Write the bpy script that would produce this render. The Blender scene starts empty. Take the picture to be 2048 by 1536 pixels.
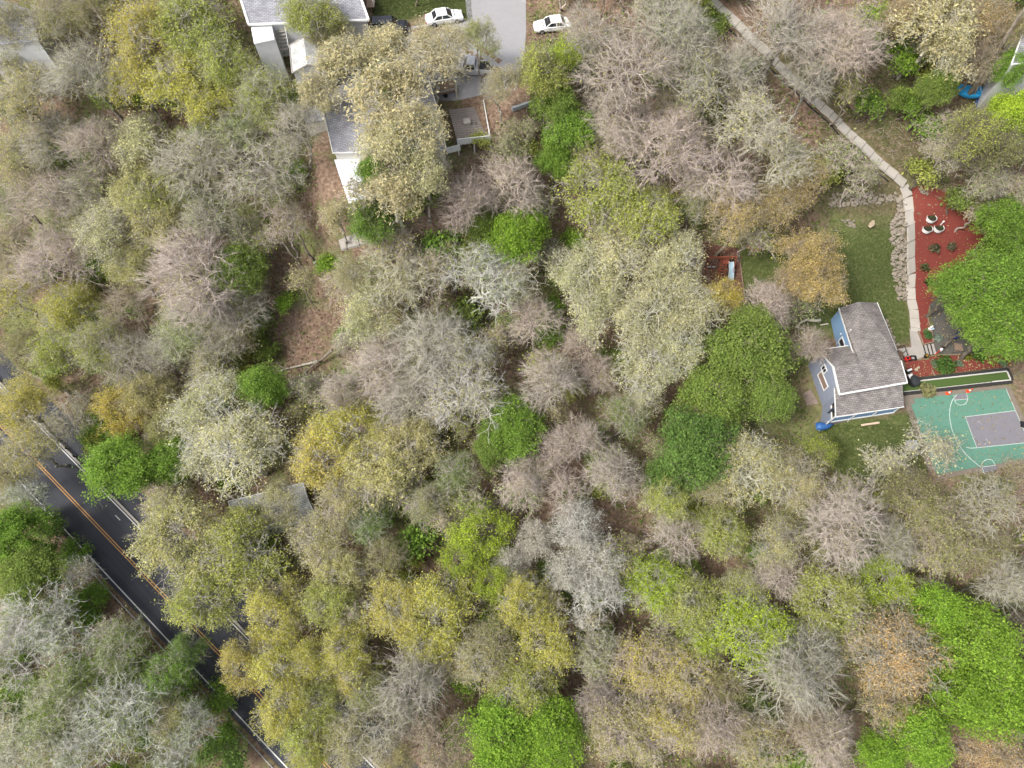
import bpy, math, random
import numpy as np
from mathutils import Vector, Matrix, Euler
R = math.radians
sc = bpy.context.scene
C = sc.collection

# ------------------------------------------------------------------ camera, sky, sun, exposure
F = 1365.0                      # focal length in pixels of the 2048 px wide photograph
TILT = R(25)
CAMZ = 100.0
cam = bpy.data.cameras.new('camera'); cam.sensor_width = 36; cam.lens = 36 * F / 2048
cam.clip_start = 0.5; cam.clip_end = 6000
camo = bpy.data.objects.new('camera', cam); C.objects.link(camo)
camo.location = (0, 0, CAMZ); camo.rotation_euler = (TILT, 0, 0)
sc.camera = camo
SUN_EL, SUN_AZ = R(50), R(245)   # azimuth clockwise from +Y
w = bpy.data.worlds.new('World'); sc.world = w; w.use_nodes = True
nt = w.node_tree; bg = nt.nodes['Background']
sky = nt.nodes.new('ShaderNodeTexSky'); sky.sky_type = 'NISHITA'; sky.sun_disc = False
sky.sun_elevation = SUN_EL; sky.sun_rotation = SUN_AZ; sky.air_density = 1.0; sky.dust_density = 4.0; sky.ozone_density = 0.6
hsv = nt.nodes.new('ShaderNodeHueSaturation'); hsv.inputs['Saturation'].default_value = .45   # high thin overcast
nt.links.new(sky.outputs[0], hsv.inputs['Color']); nt.links.new(hsv.outputs[0], bg.inputs[0]); bg.inputs[1].default_value = 0.15
sl = bpy.data.lights.new('sun', 'SUN'); sl.energy = 1.5; sl.angle = R(12); sl.color = (1, .965, .91)
so = bpy.data.objects.new('sun', sl); C.objects.link(so); so.location = (40, 40, 150)
sdir = Vector((math.cos(SUN_EL) * math.sin(SUN_AZ), math.cos(SUN_EL) * math.cos(SUN_AZ), math.sin(SUN_EL)))
so.rotation_euler = sdir.to_track_quat('Z', 'Y').to_euler()
vs = sc.view_settings; vs.view_transform = 'Standard'; vs.look = 'None'; vs.exposure = 1.05; vs.gamma = 1; vs.use_curve_mapping = False
try:
    sc.cycles.max_bounces = 5; sc.cycles.diffuse_bounces = 3; sc.cycles.transmission_bounces = 3; sc.cycles.transparent_max_bounces = 4
    sc.cycles.use_denoising = True
except Exception: pass

# ------------------------------------------------------------------ terrain height and pixel <-> world
CT, ST = math.cos(TILT), math.sin(TILT)
def sstep(a, b, x):
    t = np.clip((np.asarray(x, float) - a) / (b - a), 0, 1); return t * t * (3 - 2 * t)
def ray(px, py):
    u = (px - 1024) / F; v = (768 - py) / F
    return u, v * CT + ST, v * ST - CT
def PZ(px, py, z):
    dx, dy, dz = ray(px, py); t = (z - CAMZ) / dz
    return Vector((dx * t, dy * t, z))
ROAD_Z = 5.0
_a = PZ(79, 931, ROAD_Z); _b = PZ(513, 1385, ROAD_Z)
RD = (_b - _a); RD.z = 0; RD.normalize()          # along the road, towards the lower right
RN = Vector((-RD.y, RD.x, 0));                    # to the north east, up the hill
if RN.y < 0: RN = -RN
R0 = _a.copy()
PADS = []                                          # (x, y, radius, blend, z)
def hraw(x, y):
    x = np.asarray(x, float); y = np.asarray(y, float)
    d = (x - R0.x) * RN.x + (y - R0.y) * RN.y
    up = np.maximum(d - 10, 0)
    up = up * up / (up + 6)
    z = ROAD_Z + .165 * np.minimum(up, 140)
    dn = np.maximum(-d - 7, 0); z = z - .10 * np.minimum(dn * dn / (dn + 5), 60)
    yy = np.minimum(y, 150)
    n = .55 * 6 * np.log1p(np.exp(np.clip((yy - 44) / 6, -30, 30)))
    z = z + n * sstep(12, 45, d)
    rough = .35 * np.sin(x * .21 + 1.3) * np.sin(y * .17) + .22 * np.sin(x * .47 + y * .31) + .1 * np.sin(x * .9 - y * .7)
    return z + rough * sstep(10, 24, np.abs(d))
def hz(x, y):
    z = hraw(x, y)
    for (cx, cy, r, b, zz) in PADS:
        k = 1 - sstep(r, r + b, np.hypot(np.asarray(x) - cx, np.asarray(y) - cy))
        z = z * (1 - k) + zz * k
    return z
def P(px, py, h=0.0, it=40):
    z = 15.0
    for _ in range(it):
        p = PZ(px, py, z + h); z += .6 * (float(hz(p.x, p.y)) - z)
    return PZ(px, py, z + h)
def proj(x, y, z):                                 # world -> photo pixels (arrays)
    z = z - CAMZ
    cy = y * CT + z * ST; cz = -y * ST + z * CT
    return 1024 + F * x / -cz, 768 - F * cy / -cz
YZ, TZ = 18.5, 35.5
_p = PZ(1925, 770, YZ); PADS.append((_p.x, _p.y, 12.5, 10, YZ)); _p = PZ(1840, 760, YZ); PADS.append((_p.x, _p.y, 8, 8, YZ))
_p = PZ(940, 85, TZ); PADS.append((_p.x, _p.y, 11, 9, TZ)); _p = PZ(775, 290, 30.5); PADS.append((_p.x, _p.y, 9, 9, 30.5))
def inpoly(px, py, poly):
    px = np.asarray(px, float); py = np.asarray(py, float); c = np.zeros(px.shape, bool)
    n = len(poly); j = n - 1
    for i in range(n):
        xi, yi = poly[i]; xj, yj = poly[j]
        with np.errstate(divide='ignore', invalid='ignore'):
            k = ((yi > py) != (yj > py)) & (px < (xj - xi) * (py - yi) / ((yj - yi) if yj != yi else 1e-9) + xi)
        c ^= k; j = i
    return c

# ------------------------------------------------------------------ materials
def lin(c): return tuple(((v / 255) / 12.92 if v / 255 <= .04045 else ((v / 255 + .055) / 1.055) ** 2.4) for v in c)
MATS = {}
def mat(name, col, rough=.85, noise=0, scale=3, col2=None, bump=0, bscale=20, metal=0, spec=.3):
    if name in MATS: return MATS[name]
    m = bpy.data.materials.new(name); m.use_nodes = True; n = m.node_tree; b = n.nodes['Principled BSDF']
    b.inputs['Roughness'].default_value = rough; b.inputs['Metallic'].default_value = metal
    b.inputs['Specular IOR Level'].default_value = spec
    c1 = (*col, 1); c2 = (*(col2 or [v * .7 for v in col]), 1)
    if noise:
        tc = n.nodes.new('ShaderNodeTexCoord'); nz = n.nodes.new('ShaderNodeTexNoise'); nz.inputs['Scale'].default_value = scale; nz.inputs['Detail'].default_value = 8
        nz.inputs['Roughness'].default_value = .7
        n.links.new(tc.outputs['Object'], nz.inputs['Vector'])
        rp = n.nodes.new('ShaderNodeValToRGB'); rp.color_ramp.elements[0].position = .5 - noise * .25; rp.color_ramp.elements[1].position = .5 + noise * .25
        rp.color_ramp.elements[0].color = c2; rp.color_ramp.elements[1].color = c1
        n.links.new(nz.outputs[0], rp.inputs[0]); n.links.new(rp.outputs[0], b.inputs['Base Color'])
    else: b.inputs['Base Color'].default_value = c1
    if bump:
        tc = n.nodes.new('ShaderNodeTexCoord'); nz = n.nodes.new('ShaderNodeTexNoise'); nz.inputs['Scale'].default_value = bscale; nz.inputs['Detail'].default_value = 5
        n.links.new(tc.outputs['Object'], nz.inputs['Vector'])
        bp = n.nodes.new('ShaderNodeBump'); bp.inputs['Strength'].default_value = bump; bp.inputs['Distance'].default_value = .008
        n.links.new(nz.outputs[0], bp.inputs['Height']); n.links.new(bp.outputs[0], b.inputs['Normal'])
    MATS[name] = m; return m
def leaf_mat(name, trans=.45):
    m = bpy.data.materials.new(name); m.use_nodes = True; n = m.node_tree; n.nodes.clear()
    out = n.nodes.new('ShaderNodeOutputMaterial'); oi = n.nodes.new('ShaderNodeObjectInfo'); at = n.nodes.new('ShaderNodeAttribute'); at.attribute_name = 'var'
    hs = n.nodes.new('ShaderNodeHueSaturation')
    mv = n.nodes.new('ShaderNodeMapRange'); mv.inputs[3].default_value = .5; mv.inputs[4].default_value = 1.45
    mh = n.nodes.new('ShaderNodeMapRange'); mh.inputs[3].default_value = .512; mh.inputs[4].default_value = .488
    n.links.new(at.outputs['Fac'], mv.inputs[0]); n.links.new(at.outputs['Fac'], mh.inputs[0])
    n.links.new(oi.outputs['Color'], hs.inputs['Color']); n.links.new(mv.outputs[0], hs.inputs['Value']); n.links.new(mh.outputs[0], hs.inputs['Hue'])
    d = n.nodes.new('ShaderNodeBsdfDiffuse'); t = n.nodes.new('ShaderNodeBsdfTranslucent'); mx = n.nodes.new('ShaderNodeMixShader'); mx.inputs[0].default_value = trans
    n.links.new(hs.outputs[0], d.inputs[0]); n.links.new(hs.outputs[0], t.inputs[0]); n.links.new(d.outputs[0], mx.inputs[1]); n.links.new(t.outputs[0], mx.inputs[2]); n.links.new(mx.outputs[0], out.inputs[0])
    return m
def bark_mat(name):
    m = bpy.data.materials.new(name); m.use_nodes = True; n = m.node_tree; n.nodes.clear()
    out = n.nodes.new('ShaderNodeOutputMaterial'); oi = n.nodes.new('ShaderNodeObjectInfo')
    tc = n.nodes.new('ShaderNodeTexCoord'); nz = n.nodes.new('ShaderNodeTexNoise'); nz.inputs['Scale'].default_value = 2.2; nz.inputs['Detail'].default_value = 6
    n.links.new(tc.outputs['Object'], nz.inputs['Vector'])
    hs = n.nodes.new('ShaderNodeHueSaturation'); mv = n.nodes.new('ShaderNodeMapRange'); mv.inputs[1].default_value = .3; mv.inputs[2].default_value = .7; mv.inputs[3].default_value = .7; mv.inputs[4].default_value = 1.25
    n.links.new(nz.outputs[0], mv.inputs[0]); n.links.new(mv.outputs[0], hs.inputs['Value']); n.links.new(oi.outputs['Color'], hs.inputs['Color'])
    d = n.nodes.new('ShaderNodeBsdfDiffuse'); n.links.new(hs.outputs[0], d.inputs[0]); n.links.new(d.outputs[0], out.inputs[0]); return m
LEAF, BARK = leaf_mat('leaf'), bark_mat('bark')
M_white = mat('white_paint', (.68, .68, .66), .5, 1.2, 2, (.55, .55, .53))
M_dark = mat('dark_timber', (.035, .033, .032), .8, .8, 3)
M_black = mat('black_plastic', (.015, .015, .017), .5)
M_conc = mat('concrete', (.36, .33, .30), .9, 1.2, 1.2, (.27, .25, .225), .3, 30)
M_concw = mat('concrete_path', (.45, .415, .37), .9, 1.3, .8, (.34, .31, .27), .3, 30)
M_glass = mat('window_glass', (.02, .025, .03), .08, spec=.6)
M_rock = mat('rock', (.34, .295, .235), .95, 1.8, 1.3, (.13, .11, .085), .6, 8)
M_metal = mat('galvanised_metal', (.5, .5, .5), .45, .6, 3, (.38, .38, .38), metal=.4)
M_wood = mat('weathered_wood', (.27, .20, .14), .85, 1, 4, (.16, .11, .08))
M_redwood = mat('red_stained_wood', (.25, .07, .04), .7, .8, 4, (.16, .045, .025))
M_mulch = mat('red_mulch', (.22, .042, .032), .95, 2.2, 2.5, (.11, .03, .022), .9, 25)

# ------------------------------------------------------------------ mesh helpers
ORI = {}
def link(o, parent=None):
    C.objects.link(o)
    if parent is not None: o.parent = parent
    return o
def tag(o, label=None, cat=None, group=None, kind=None):
    for k, v in (('label', label), ('category', cat), ('group', group), ('kind', kind)):
        if v: o[k] = v
    return o
def thing(name, label, cat, loc=(0, 0, 0), rz=0, group=None):
    o = bpy.data.objects.new(name, None); o.empty_display_size = .3; C.objects.link(o); o.location = loc; o.rotation_euler = (0, 0, rz)
    return tag(o, label, cat, group)
def wthing(name, label, cat, loc, group=None):     # parts are given in world coordinates
    o = thing(name, label, cat, loc, 0, group); ORI[o.name] = Vector(loc); return o
class MB:
    def __init__(s): s.v = []; s.f = []
    def add(s, vs, fs):
        o = len(s.v); s.v += [tuple(v) for v in vs]; s.f += [tuple(i + o for i in f) for f in fs]; return s
    def box(s, c, size, rz=0, rot=None):
        m = (rot.to_matrix() if rot is not None else Matrix.Rotation(rz, 3, 'Z')); c = Vector(c); hx, hy, h = [q / 2 for q in size]
        vs = [c + m @ Vector((a * hx, b * hy, d * h)) for d in (-1, 1) for a, b in ((-1, -1), (1, -1), (1, 1), (-1, 1))]
        return s.add(vs, [(3, 2, 1, 0), (4, 5, 6, 7), (0, 1, 5, 4), (1, 2, 6, 5), (2, 3, 7, 6), (3, 0, 4, 7)])
    def beam(s, a, b, wd, ht):                       # box along a->b, top surface centred
        a = Vector(a); b = Vector(b); d = (b - a).normalized(); up = Vector((0, 0, 1))
        if abs(d.z) > .95: up = Vector((0, 1, 0))
        x = d.cross(up).normalized() * wd / 2; y = x.cross(d).normalized() * ht / 2
        vs = [q + i * x + j * y for q in (a, b) for i, j in ((-1, -1), (1, -1), (1, 1), (-1, 1))]
        return s.add(vs, [(3, 2, 1, 0), (4, 5, 6, 7), (0, 1, 5, 4), (1, 2, 6, 5), (2, 3, 7, 6), (3, 0, 4, 7)])
    def prism(s, top, bottom):
        n = len(top); s.add(list(top) + list(bottom), [tuple(range(n)), tuple(range(2 * n - 1, n - 1, -1))] + [(i + n, (i + 1) % n + n, (i + 1) % n, i)[::-1] if False else (i, i + n, (i + 1) % n + n, (i + 1) % n) for i in range(n)]); return s
    def slab(s, pts, th): return s.prism(pts, [Vector(p) - Vector((0, 0, th)) for p in pts])
    def tube(s, pts, rad, n=6, cap=True):
        pts = [Vector(p) for p in pts]; rings = []
        rr = rad if isinstance(rad, (list, tuple)) else [rad] * len(pts)
        for i, p in enumerate(pts):
            d = (pts[min(i + 1, len(pts) - 1)] - pts[max(i - 1, 0)]).normalized(); a = Vector((0, 0, 1)) if abs(d.z) < .9 else Vector((1, 0, 0))
            x = d.cross(a).normalized(); y = d.cross(x)
            rings.append([p + (x * math.cos(k * 2 * math.pi / n) + y * math.sin(k * 2 * math.pi / n)) * rr[i] for k in range(n)])
        fs = []
        for i in range(len(pts) - 1):
            for k in range(n): fs.append((i * n + k, i * n + (k + 1) % n, (i + 1) * n + (k + 1) % n, (i + 1) * n + k))
        if cap: fs += [tuple(range(n))[::-1], tuple((len(pts) - 1) * n + k for k in range(n))]
        return s.add([v for r in rings for v in r], fs)
    def lathe(s, c, prof, n=16, sx=1, sy=1):
        c = Vector(c); vs = [c + Vector((r * sx * math.cos(k * 2 * math.pi / n), r * sy * math.sin(k * 2 * math.pi / n), z)) for r, z in prof for k in range(n)]
        fs = [(i * n + k, i * n + (k + 1) % n, (i + 1) * n + (k + 1) % n, (i + 1) * n + k) for i in range(len(prof) - 1) for k in range(n)]
        fs += [tuple(range(n))[::-1], tuple((len(prof) - 1) * n + k for k in range(n))]
        return s.add(vs, fs)
    def build(s, name, m, parent=None, smooth=False):
        me = bpy.data.meshes.new(name)
        off = Vector((0, 0, 0)); q = parent
        while q is not None:
            if q.name in ORI: off = ORI[q.name]; break
            q = q.parent
        me.from_pydata([tuple(Vector(v) - off) for v in s.v], [], s.f); me.materials.append(m); me.update()
        if smooth: me.polygons.foreach_set('use_smooth', [True] * len(me.polygons))
        return link(bpy.data.objects.new(name, me), parent)
def meshobj(name, v, f, m, parent=None, var=None, kind=None):
    """numpy arrays: v (n,3), f (k,3 or 4)"""
    me = bpy.data.meshes.new(name); v = np.asarray(v, np.float32); f = np.asarray(f, np.int32); k = f.shape[1]
    me.vertices.add(len(v)); me.vertices.foreach_set('co', v.ravel()); me.loops.add(f.size); me.loops.foreach_set('vertex_index', f.ravel())
    me.polygons.add(len(f)); me.polygons.foreach_set('loop_start', np.arange(len(f), dtype=np.int32) * k); me.update(calc_edges=True)
    if var is not None:
        a = me.attributes.new('var', 'FLOAT', 'POINT'); a.data.foreach_set('value', np.asarray(var, np.float32))
    me.materials.append(m); o = bpy.data.objects.new(name, me); link(o, parent)
    if kind: o['kind'] = kind
    return o
def dup(root, loc=None, rz=None, **kw):
    r = root.copy(); C.objects.link(r)
    if loc is not None: r.location = loc
    if rz is not None: r.rotation_euler = (0, 0, rz)
    for k, v in kw.items(): r[k] = v
    for ch in list(root.children):
        c = ch.copy(); C.objects.link(c); c.parent = r
        for g in ch.children:
            d = g.copy(); C.objects.link(d); d.parent = c
    return r
def drape(poly, h, step=1.0, th=None, close=True):
    """poly in px -> list of Vectors on the terrain, subdivided"""
    pts = []
    n = len(poly)
    for i in range(n if close else n - 1):
        a = P(*poly[i]); b = P(*poly[(i + 1) % n]); k = max(1, int((b - a).length / step))
        for j in range(k):
            q = a.lerp(b, j / k); pts.append(Vector((q.x, q.y, float(hz(q.x, q.y)) + h)))
    if not close: q = P(*poly[-1]); pts.append(Vector((q.x, q.y, q.z + h)))
    return pts
def sheet(name, poly, m, h=.05, step=.5, parent=None, kind=None):
    """flat or draped sheet following the ground inside a px polygon, with a real edge"""
    import mathutils
    pts = drape(poly, 0, step); P2 = [Vector((p.x, p.y)) for p in pts]; n = len(P2); ex = []
    xs = [p.x for p in P2]; ys = [p.y for p in P2]; pl = [(p.x, p.y) for p in P2]
    gx, gy = np.meshgrid(np.arange(min(xs), max(xs), step * 1.5), np.arange(min(ys), max(ys), step * 1.5)); gx = gx.ravel(); gy = gy.ravel()
    k = inpoly(gx, gy, pl); gx = gx[k]; gy = gy[k]
    if len(gx):
        A = np.array(pl); dmin = np.min(np.hypot(gx[:, None] - A[None, :, 0], gy[:, None] - A[None, :, 1]), axis=1); k = dmin > step * .45; gx = gx[k]; gy = gy[k]
    ex = [Vector((a, b)) for a, b in zip(gx, gy)]
    v, e, f, *_ = mathutils.geometry.delaunay_2d_cdt(P2 + ex, [], [list(range(n))], 1, 1e-4)
    vv = [(p.x, p.y, float(hz(p.x, p.y)) + h) for p in v]
    b = MB(); b.add(vv, [tuple(x) for x in f])
    o = len(b.v); b.v += [(p.x, p.y, p.z + h) for p in pts] + [(p.x, p.y, p.z - .15) for p in pts]
    b.f += [(o + i, o + n + i, o + n + (i + 1) % n, o + (i + 1) % n) for i in range(n)]
    ob = b.build(name, m, parent)
    if kind: ob['kind'] = kind
    return ob
rnd = random.Random(7); rng = np.random.default_rng(11)
# ------------------------------------------------------------------ ground sheet
EXCL = []                                           # px polygons where no litter, brush or sapling stands
LAWN = [[(1690, 470), (1760, 450), (1800, 440), (1815, 600), (1832, 690), (1780, 690), (1640, 660), (1590, 640), (1600, 560), (1480, 620), (1472, 500), (1560, 470)],
        [(1630, 850), (1830, 820), (1860, 960), (1690, 970), (1620, 920)], [(745, -30), (940, -30), (945, 45), (850, 30), (745, 60)]]
HALF = [[(1640, 170), (1700, 150), (1800, 320), (1830, 380), (1800, 450), (1740, 460), (1680, 480), (1640, 420), (1640, 330)], [(1740, 60), (1860, 200), (1900, 380), (1830, 370), (1750, 260)],
        [(440, 0), (500, 0), (500, 60), (460, 40)]]
def axis(a0, a1, st, lim):
    m = list(np.arange(a0, a1 + st, st)); o = []; d = st; p = m[-1]
    while p < lim: d *= 1.35; p += d; o.append(p)
    d = st; p = m[0]; q = []
    while p > -lim: d *= 1.35; p -= d; q.append(p)
    return np.array(q[::-1] + m + o)
gx = axis(-95, 95, .7, 2500); gy = axis(-25, 125, .7, 2500)
X, Y = np.meshgrid(gx, gy); Z = hz(X, Y); nx, ny = len(gx), len(gy)
idx = np.arange(nx * ny).reshape(ny, nx)
fq = np.stack([idx[:-1, :-1], idx[:-1, 1:], idx[1:, 1:], idx[1:, :-1]], -1).reshape(-1, 4)
pxg, pyg = proj(X, Y, Z)
D = (X - R0.x) * RN.x + (Y - R0.y) * RN.y
gw = np.zeros(X.shape)
near = (np.abs(X) < 96) & (Y > -26) & (Y < 126)
for pl in LAWN: gw[inpoly(pxg, pyg, pl) & near] = 1
for pl in HALF: gw[inpoly(pxg, pyg, pl) & near] = .45
for _ in range(3): gw[1:-1, 1:-1] = (gw[1:-1, 1:-1] * 2 + gw[:-2, 1:-1] + gw[2:, 1:-1] + gw[1:-1, :-2] + gw[1:-1, 2:]) / 6
gm = bpy.data.materials.new('forest_floor'); gm.use_nodes = True; n = gm.node_tree; b = n.nodes['Principled BSDF']; b.inputs['Roughness'].default_value = 1; b.inputs['Specular IOR Level'].default_value = .1
tc = n.nodes.new('ShaderNodeTexCoord')
def nz(s, d=8, r=.65):
    q = n.nodes.new('ShaderNodeTexNoise'); q.inputs['Scale'].default_value = s; q.inputs['Detail'].default_value = d; q.inputs['Roughness'].default_value = r; n.links.new(tc.outputs['Object'], q.inputs['Vector']); return q.outputs[0]
def ramp(src, stops):
    q = n.nodes.new('ShaderNodeValToRGB'); e = q.color_ramp.elements
    while len(e) < len(stops): e.new(.5)
    for i, (p, c) in enumerate(stops): e[i].position = p; e[i].color = (*c, 1)
    n.links.new(src, q.inputs[0]); return q.outputs[0]
def mix(f, a, c):
    q = n.nodes.new('ShaderNodeMix'); q.data_type = 'RGBA'; n.links.new(f, q.inputs[0]); n.links.new(a, q.inputs[6]); n.links.new(c, q.inputs[7]); return q.outputs[2]
litter = ramp(nz(2.2), [(.3, (.085, .057, .040)), (.5, (.165, .112, .080)), (.62, (.235, .170, .122)), (.75, (.36, .28, .20))])
green = ramp(nz(1.4), [(.35, (.07, .095, .03)), (.55, (.13, .165, .05)), (.7, (.19, .20, .09))])
lawn = ramp(nz(3.0), [(.3, (.045, .06, .018)), (.5, (.07, .09, .028)), (.62, (.12, .125, .05)), (.75, (.20, .17, .09))])
gmask = ramp(nz(.11, 5), [(.48, (0, 0, 0)), (.6, (.7, .7, .7))])
base = mix(gmask, litter, green)
at = n.nodes.new('ShaderNodeAttribute'); at.attribute_name = 'grass'
ad = n.nodes.new('ShaderNodeMath'); ad.operation = 'MULTIPLY_ADD'; n.links.new(at.outputs['Fac'], ad.inputs[0]); ad.inputs[1].default_value = 1.5
sb = n.nodes.new('ShaderNodeMath'); sb.operation = 'SUBTRACT'; n.links.new(nz(.9), sb.inputs[0]); sb.inputs[1].default_value = .75; n.links.new(sb.outputs[0], ad.inputs[2]); ad.use_clamp = True
n.links.new(mix(ad.outputs[0], base, lawn), b.inputs['Base Color'])
bp = n.nodes.new('ShaderNodeBump'); bp.inputs['Strength'].default_value = .8; bp.inputs['Distance'].default_value = .04; n.links.new(nz(5), bp.inputs['Height']); n.links.new(bp.outputs[0], b.inputs['Normal'])
g = meshobj('ground', np.stack([X.ravel(), Y.ravel(), Z.ravel()], 1), fq, gm, kind='structure')
a = g.data.attributes.new('grass', 'FLOAT', 'POINT'); a.data.foreach_set('value', gw.ravel().astype(np.float32))
g.data.polygons.foreach_set('use_smooth', [True] * len(g.data.polygons))

# ------------------------------------------------------------------ road
def rp(s, d, z=0.0):                                # along, across (+ = up hill side)
    q = R0 + RD * s + RN * d; return Vector((q.x, q.y, ROAD_Z + z))
def strip(mb, s0, s1, d0, d1, z, st=2.0):
    k = max(1, int((s1 - s0) / st))
    for i in range(k):
        a, c = s0 + (s1 - s0) * i / k, s0 + (s1 - s0) * (i + 1) / k
        mb.add([rp(a, d0, z), rp(c, d0, z), rp(c, d1, z), rp(a, d1, z)], [(0, 1, 2, 3)])
    return mb
def dperp(px, py):
    q = PZ(px, py, ROAD_Z) - R0; return q.dot(RN), q.dot(RD)
DL = dperp(231, 1168)[0]; DR = dperp(307, 1086)[0]
asph = bpy.data.materials.new('asphalt'); asph.use_nodes = True; n = asph.node_tree; b = n.nodes['Principled BSDF']; b.inputs['Roughness'].default_value = .85; b.inputs['Specular IOR Level'].default_value = .25
tc = n.nodes.new('ShaderNodeTexCoord'); mp = n.nodes.new('ShaderNodeMapping'); mp.inputs['Rotation'].default_value = (0, 0, -math.atan2(RD.y, RD.x)); n.links.new(tc.outputs['Object'], mp.inputs[0])
mp2 = n.nodes.new('ShaderNodeMapping'); mp2.inputs['Scale'].default_value = (.015, .55, 1); n.links.new(mp.outputs[0], mp2.inputs[0])
q1 = n.nodes.new('ShaderNodeTexNoise'); q1.inputs['Scale'].default_value = 1; q1.inputs['Detail'].default_value = 4; n.links.new(mp2.outputs[0], q1.inputs['Vector'])
q2 = n.nodes.new('ShaderNodeTexNoise'); q2.inputs['Scale'].default_value = 6; q2.inputs['Detail'].default_value = 8; n.links.new(tc.outputs['Object'], q2.inputs['Vector'])
m1 = n.nodes.new('ShaderNodeMath'); m1.operation = 'MULTIPLY_ADD'; n.links.new(q2.outputs[0], m1.inputs[0]); m1.inputs[1].default_value = .25; n.links.new(q1.outputs[0], m1.inputs[2])
r_ = n.nodes.new('ShaderNodeValToRGB'); r_.color_ramp.elements[0].position = .42; r_.color_ramp.elements[1].position = .78; r_.color_ramp.elements[0].color = (.024, .026, .034, 1); r_.color_ramp.elements[1].color = (.056, .058, .068, 1)
n.links.new(m1.outputs[0], r_.inputs[0]); n.links.new(r_.outputs[0], b.inputs['Base Color'])
road = strip(MB(), -90, 150, DL - .5, DR + 3.6, .012).build('road', asph); road['kind'] = 'structure'
M_line = mat('white_road_paint', (.7, .7, .68), .6, 1.2, 3, (.45, .45, .44)); M_yel = mat('yellow_road_paint', (.52, .28, .08), .6, 1.4, 3, (.36, .2, .07))
strip(MB(), -90, 150, -.21, -.09, .018).build('centre_line', M_yel, road); strip(MB(), -90, 150, .09, .21, .018).build('centre_line', M_yel, road)
strip(MB(), -90, 150, DL - .07, DL + .07, .018).build('edge_line', M_line, road); strip(MB(), -90, 150, DR - .06, DR + .06, .018).build('edge_line', M_line, road)
dd, ss = dperp(236, 1036)
strip(MB(), ss - .6, ss + .5, dd - .05, dd + .05, .018).build('lane_dash', M_line, road)
# kerb on the up hill side
kb = MB()
for i in range(60):
    s = -60 + i * 3.0
    kb.beam(rp(s, DR + .38, .09), rp(s + 2.985, DR + .38, .09), .28, .16)
kerb = kb.build('kerb', M_conc); kerb['kind'] = 'structure'
def guard(name, s0, s1, d, label, side):
    g = wthing(name, label, 'guardrail', rp((s0 + s1) / 2, d, 0))
    W = [(-.0, .45), (.05, .50), (.0, .57), (.05, .64), (.0, .71), (-.04, .71), (-.04, .45)]
    mb = MB(); N = int((s1 - s0) / 2)
    k = len(W)
    vs = [rp(s0 + (s1 - s0) * i / N, d + side * x, z) for i in range(N + 1) for x, z in W]
    mb.add(vs, [(i * k + j, (i + 1) * k + j, (i + 1) * k + (j + 1) % k, i * k + (j + 1) % k) for i in range(N) for j in range(k)])
    mb.build('rail', M_metal, g)
    s = s0 + .3; me = None
    while s < s1:
        if me is None:
            o = MB().box((0, 0, .33), (.12, .17, .66), math.atan2(RD.y, RD.x)).build('post', M_dark, None); o.parent = g; me = o.data
        else: o = bpy.data.objects.new('post', me); link(o, g)
        o.location = rp(s, d - side * .14, 0) - ORI[g.name]; s += 1.905
    return g
gd, _ = dperp(66, 1010)
guard('guardrail', -75, 75, DL - .95, 'long galvanised guardrail on dark posts along the wooded lower edge of the road', 1)
guard('guardrail', -45, dperp(183, 948)[1], DR + .42, 'short galvanised guardrail on the uphill road edge that ends before the bright green maple', -1)

# ------------------------------------------------------------------ driveway, path, beds, court
M_drive = mat('worn_asphalt', (.31, .305, .315), .9, 1.6, 1.0, (.24, .235, .24), .3, 20)
sheet('driveway', [(925, -60), (1052, -60), (1052, 60), (1048, 130), (1030, 180), (960, 190), (870, 200), (850, 130), (640, 140), (620, 90), (730, 60), (850, 50), (935, 40)], M_drive, .02, 1.2, kind='structure')
pl = [(1405, -12), (1470, 50), (1545, 122), (1590, 166), (1640, 215), (1690, 265), (1740, 312), (1790, 357), (1813, 380), (1817, 440), (1820, 500), (1823, 560), (1827, 620), (1831, 664)]
path = bpy.data.objects.new('path', None); C.objects.link(path); path['kind'] = 'structure'
wp = [P(*p) for p in pl]; acc = 0; tot = sum((wp[i + 1] - wp[i]).xy.length for i in range(len(wp) - 1))
def along(s):
    for i in range(len(wp) - 1):
        L = (wp[i + 1] - wp[i]).xy.length
        if s <= L or i == len(wp) - 2:
            q = wp[i].lerp(wp[i + 1], s / L); return Vector((q.x, q.y, 0))
        s -= L
s = 0; W2 = .63; bend = sum((wp[i + 1] - wp[i]).xy.length for i in range(8))
while s < tot - .3:
    L = 1.5 if (s > bend or rnd.random() < .5) else 1.1; e = min(s + L - .05, tot)
    a, c = along(s), along(e); d = (c - a).normalized(); nn = Vector((-d.y, d.x, 0))
    za = float(hz(a.x, a.y)); zc = float(hz(c.x, c.y)); side = lambda q: max(float(hz(q.x + nn.x * W2, q.y + nn.y * W2)), float(hz(q.x - nn.x * W2, q.y - nn.y * W2)), float(hz(q.x, q.y)))
    za, zc = side(a), side(c); zt = (za + zc) / 2 + .10
    dz = (zc - za) * (.8 if s < bend else 1) / 2
    j = lambda: rnd.uniform(-.015, .015)
    MB().slab([Vector((a.x, a.y, zt - dz)) - nn * (W2 + j()), Vector((c.x, c.y, zt + dz)) - nn * (W2 + j()), Vector((c.x, c.y, zt + dz)) + nn * (W2 + j()), Vector((a.x, a.y, zt - dz)) + nn * (W2 + j())], .3).build('slab', M_concw, path)
    s += L
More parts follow.
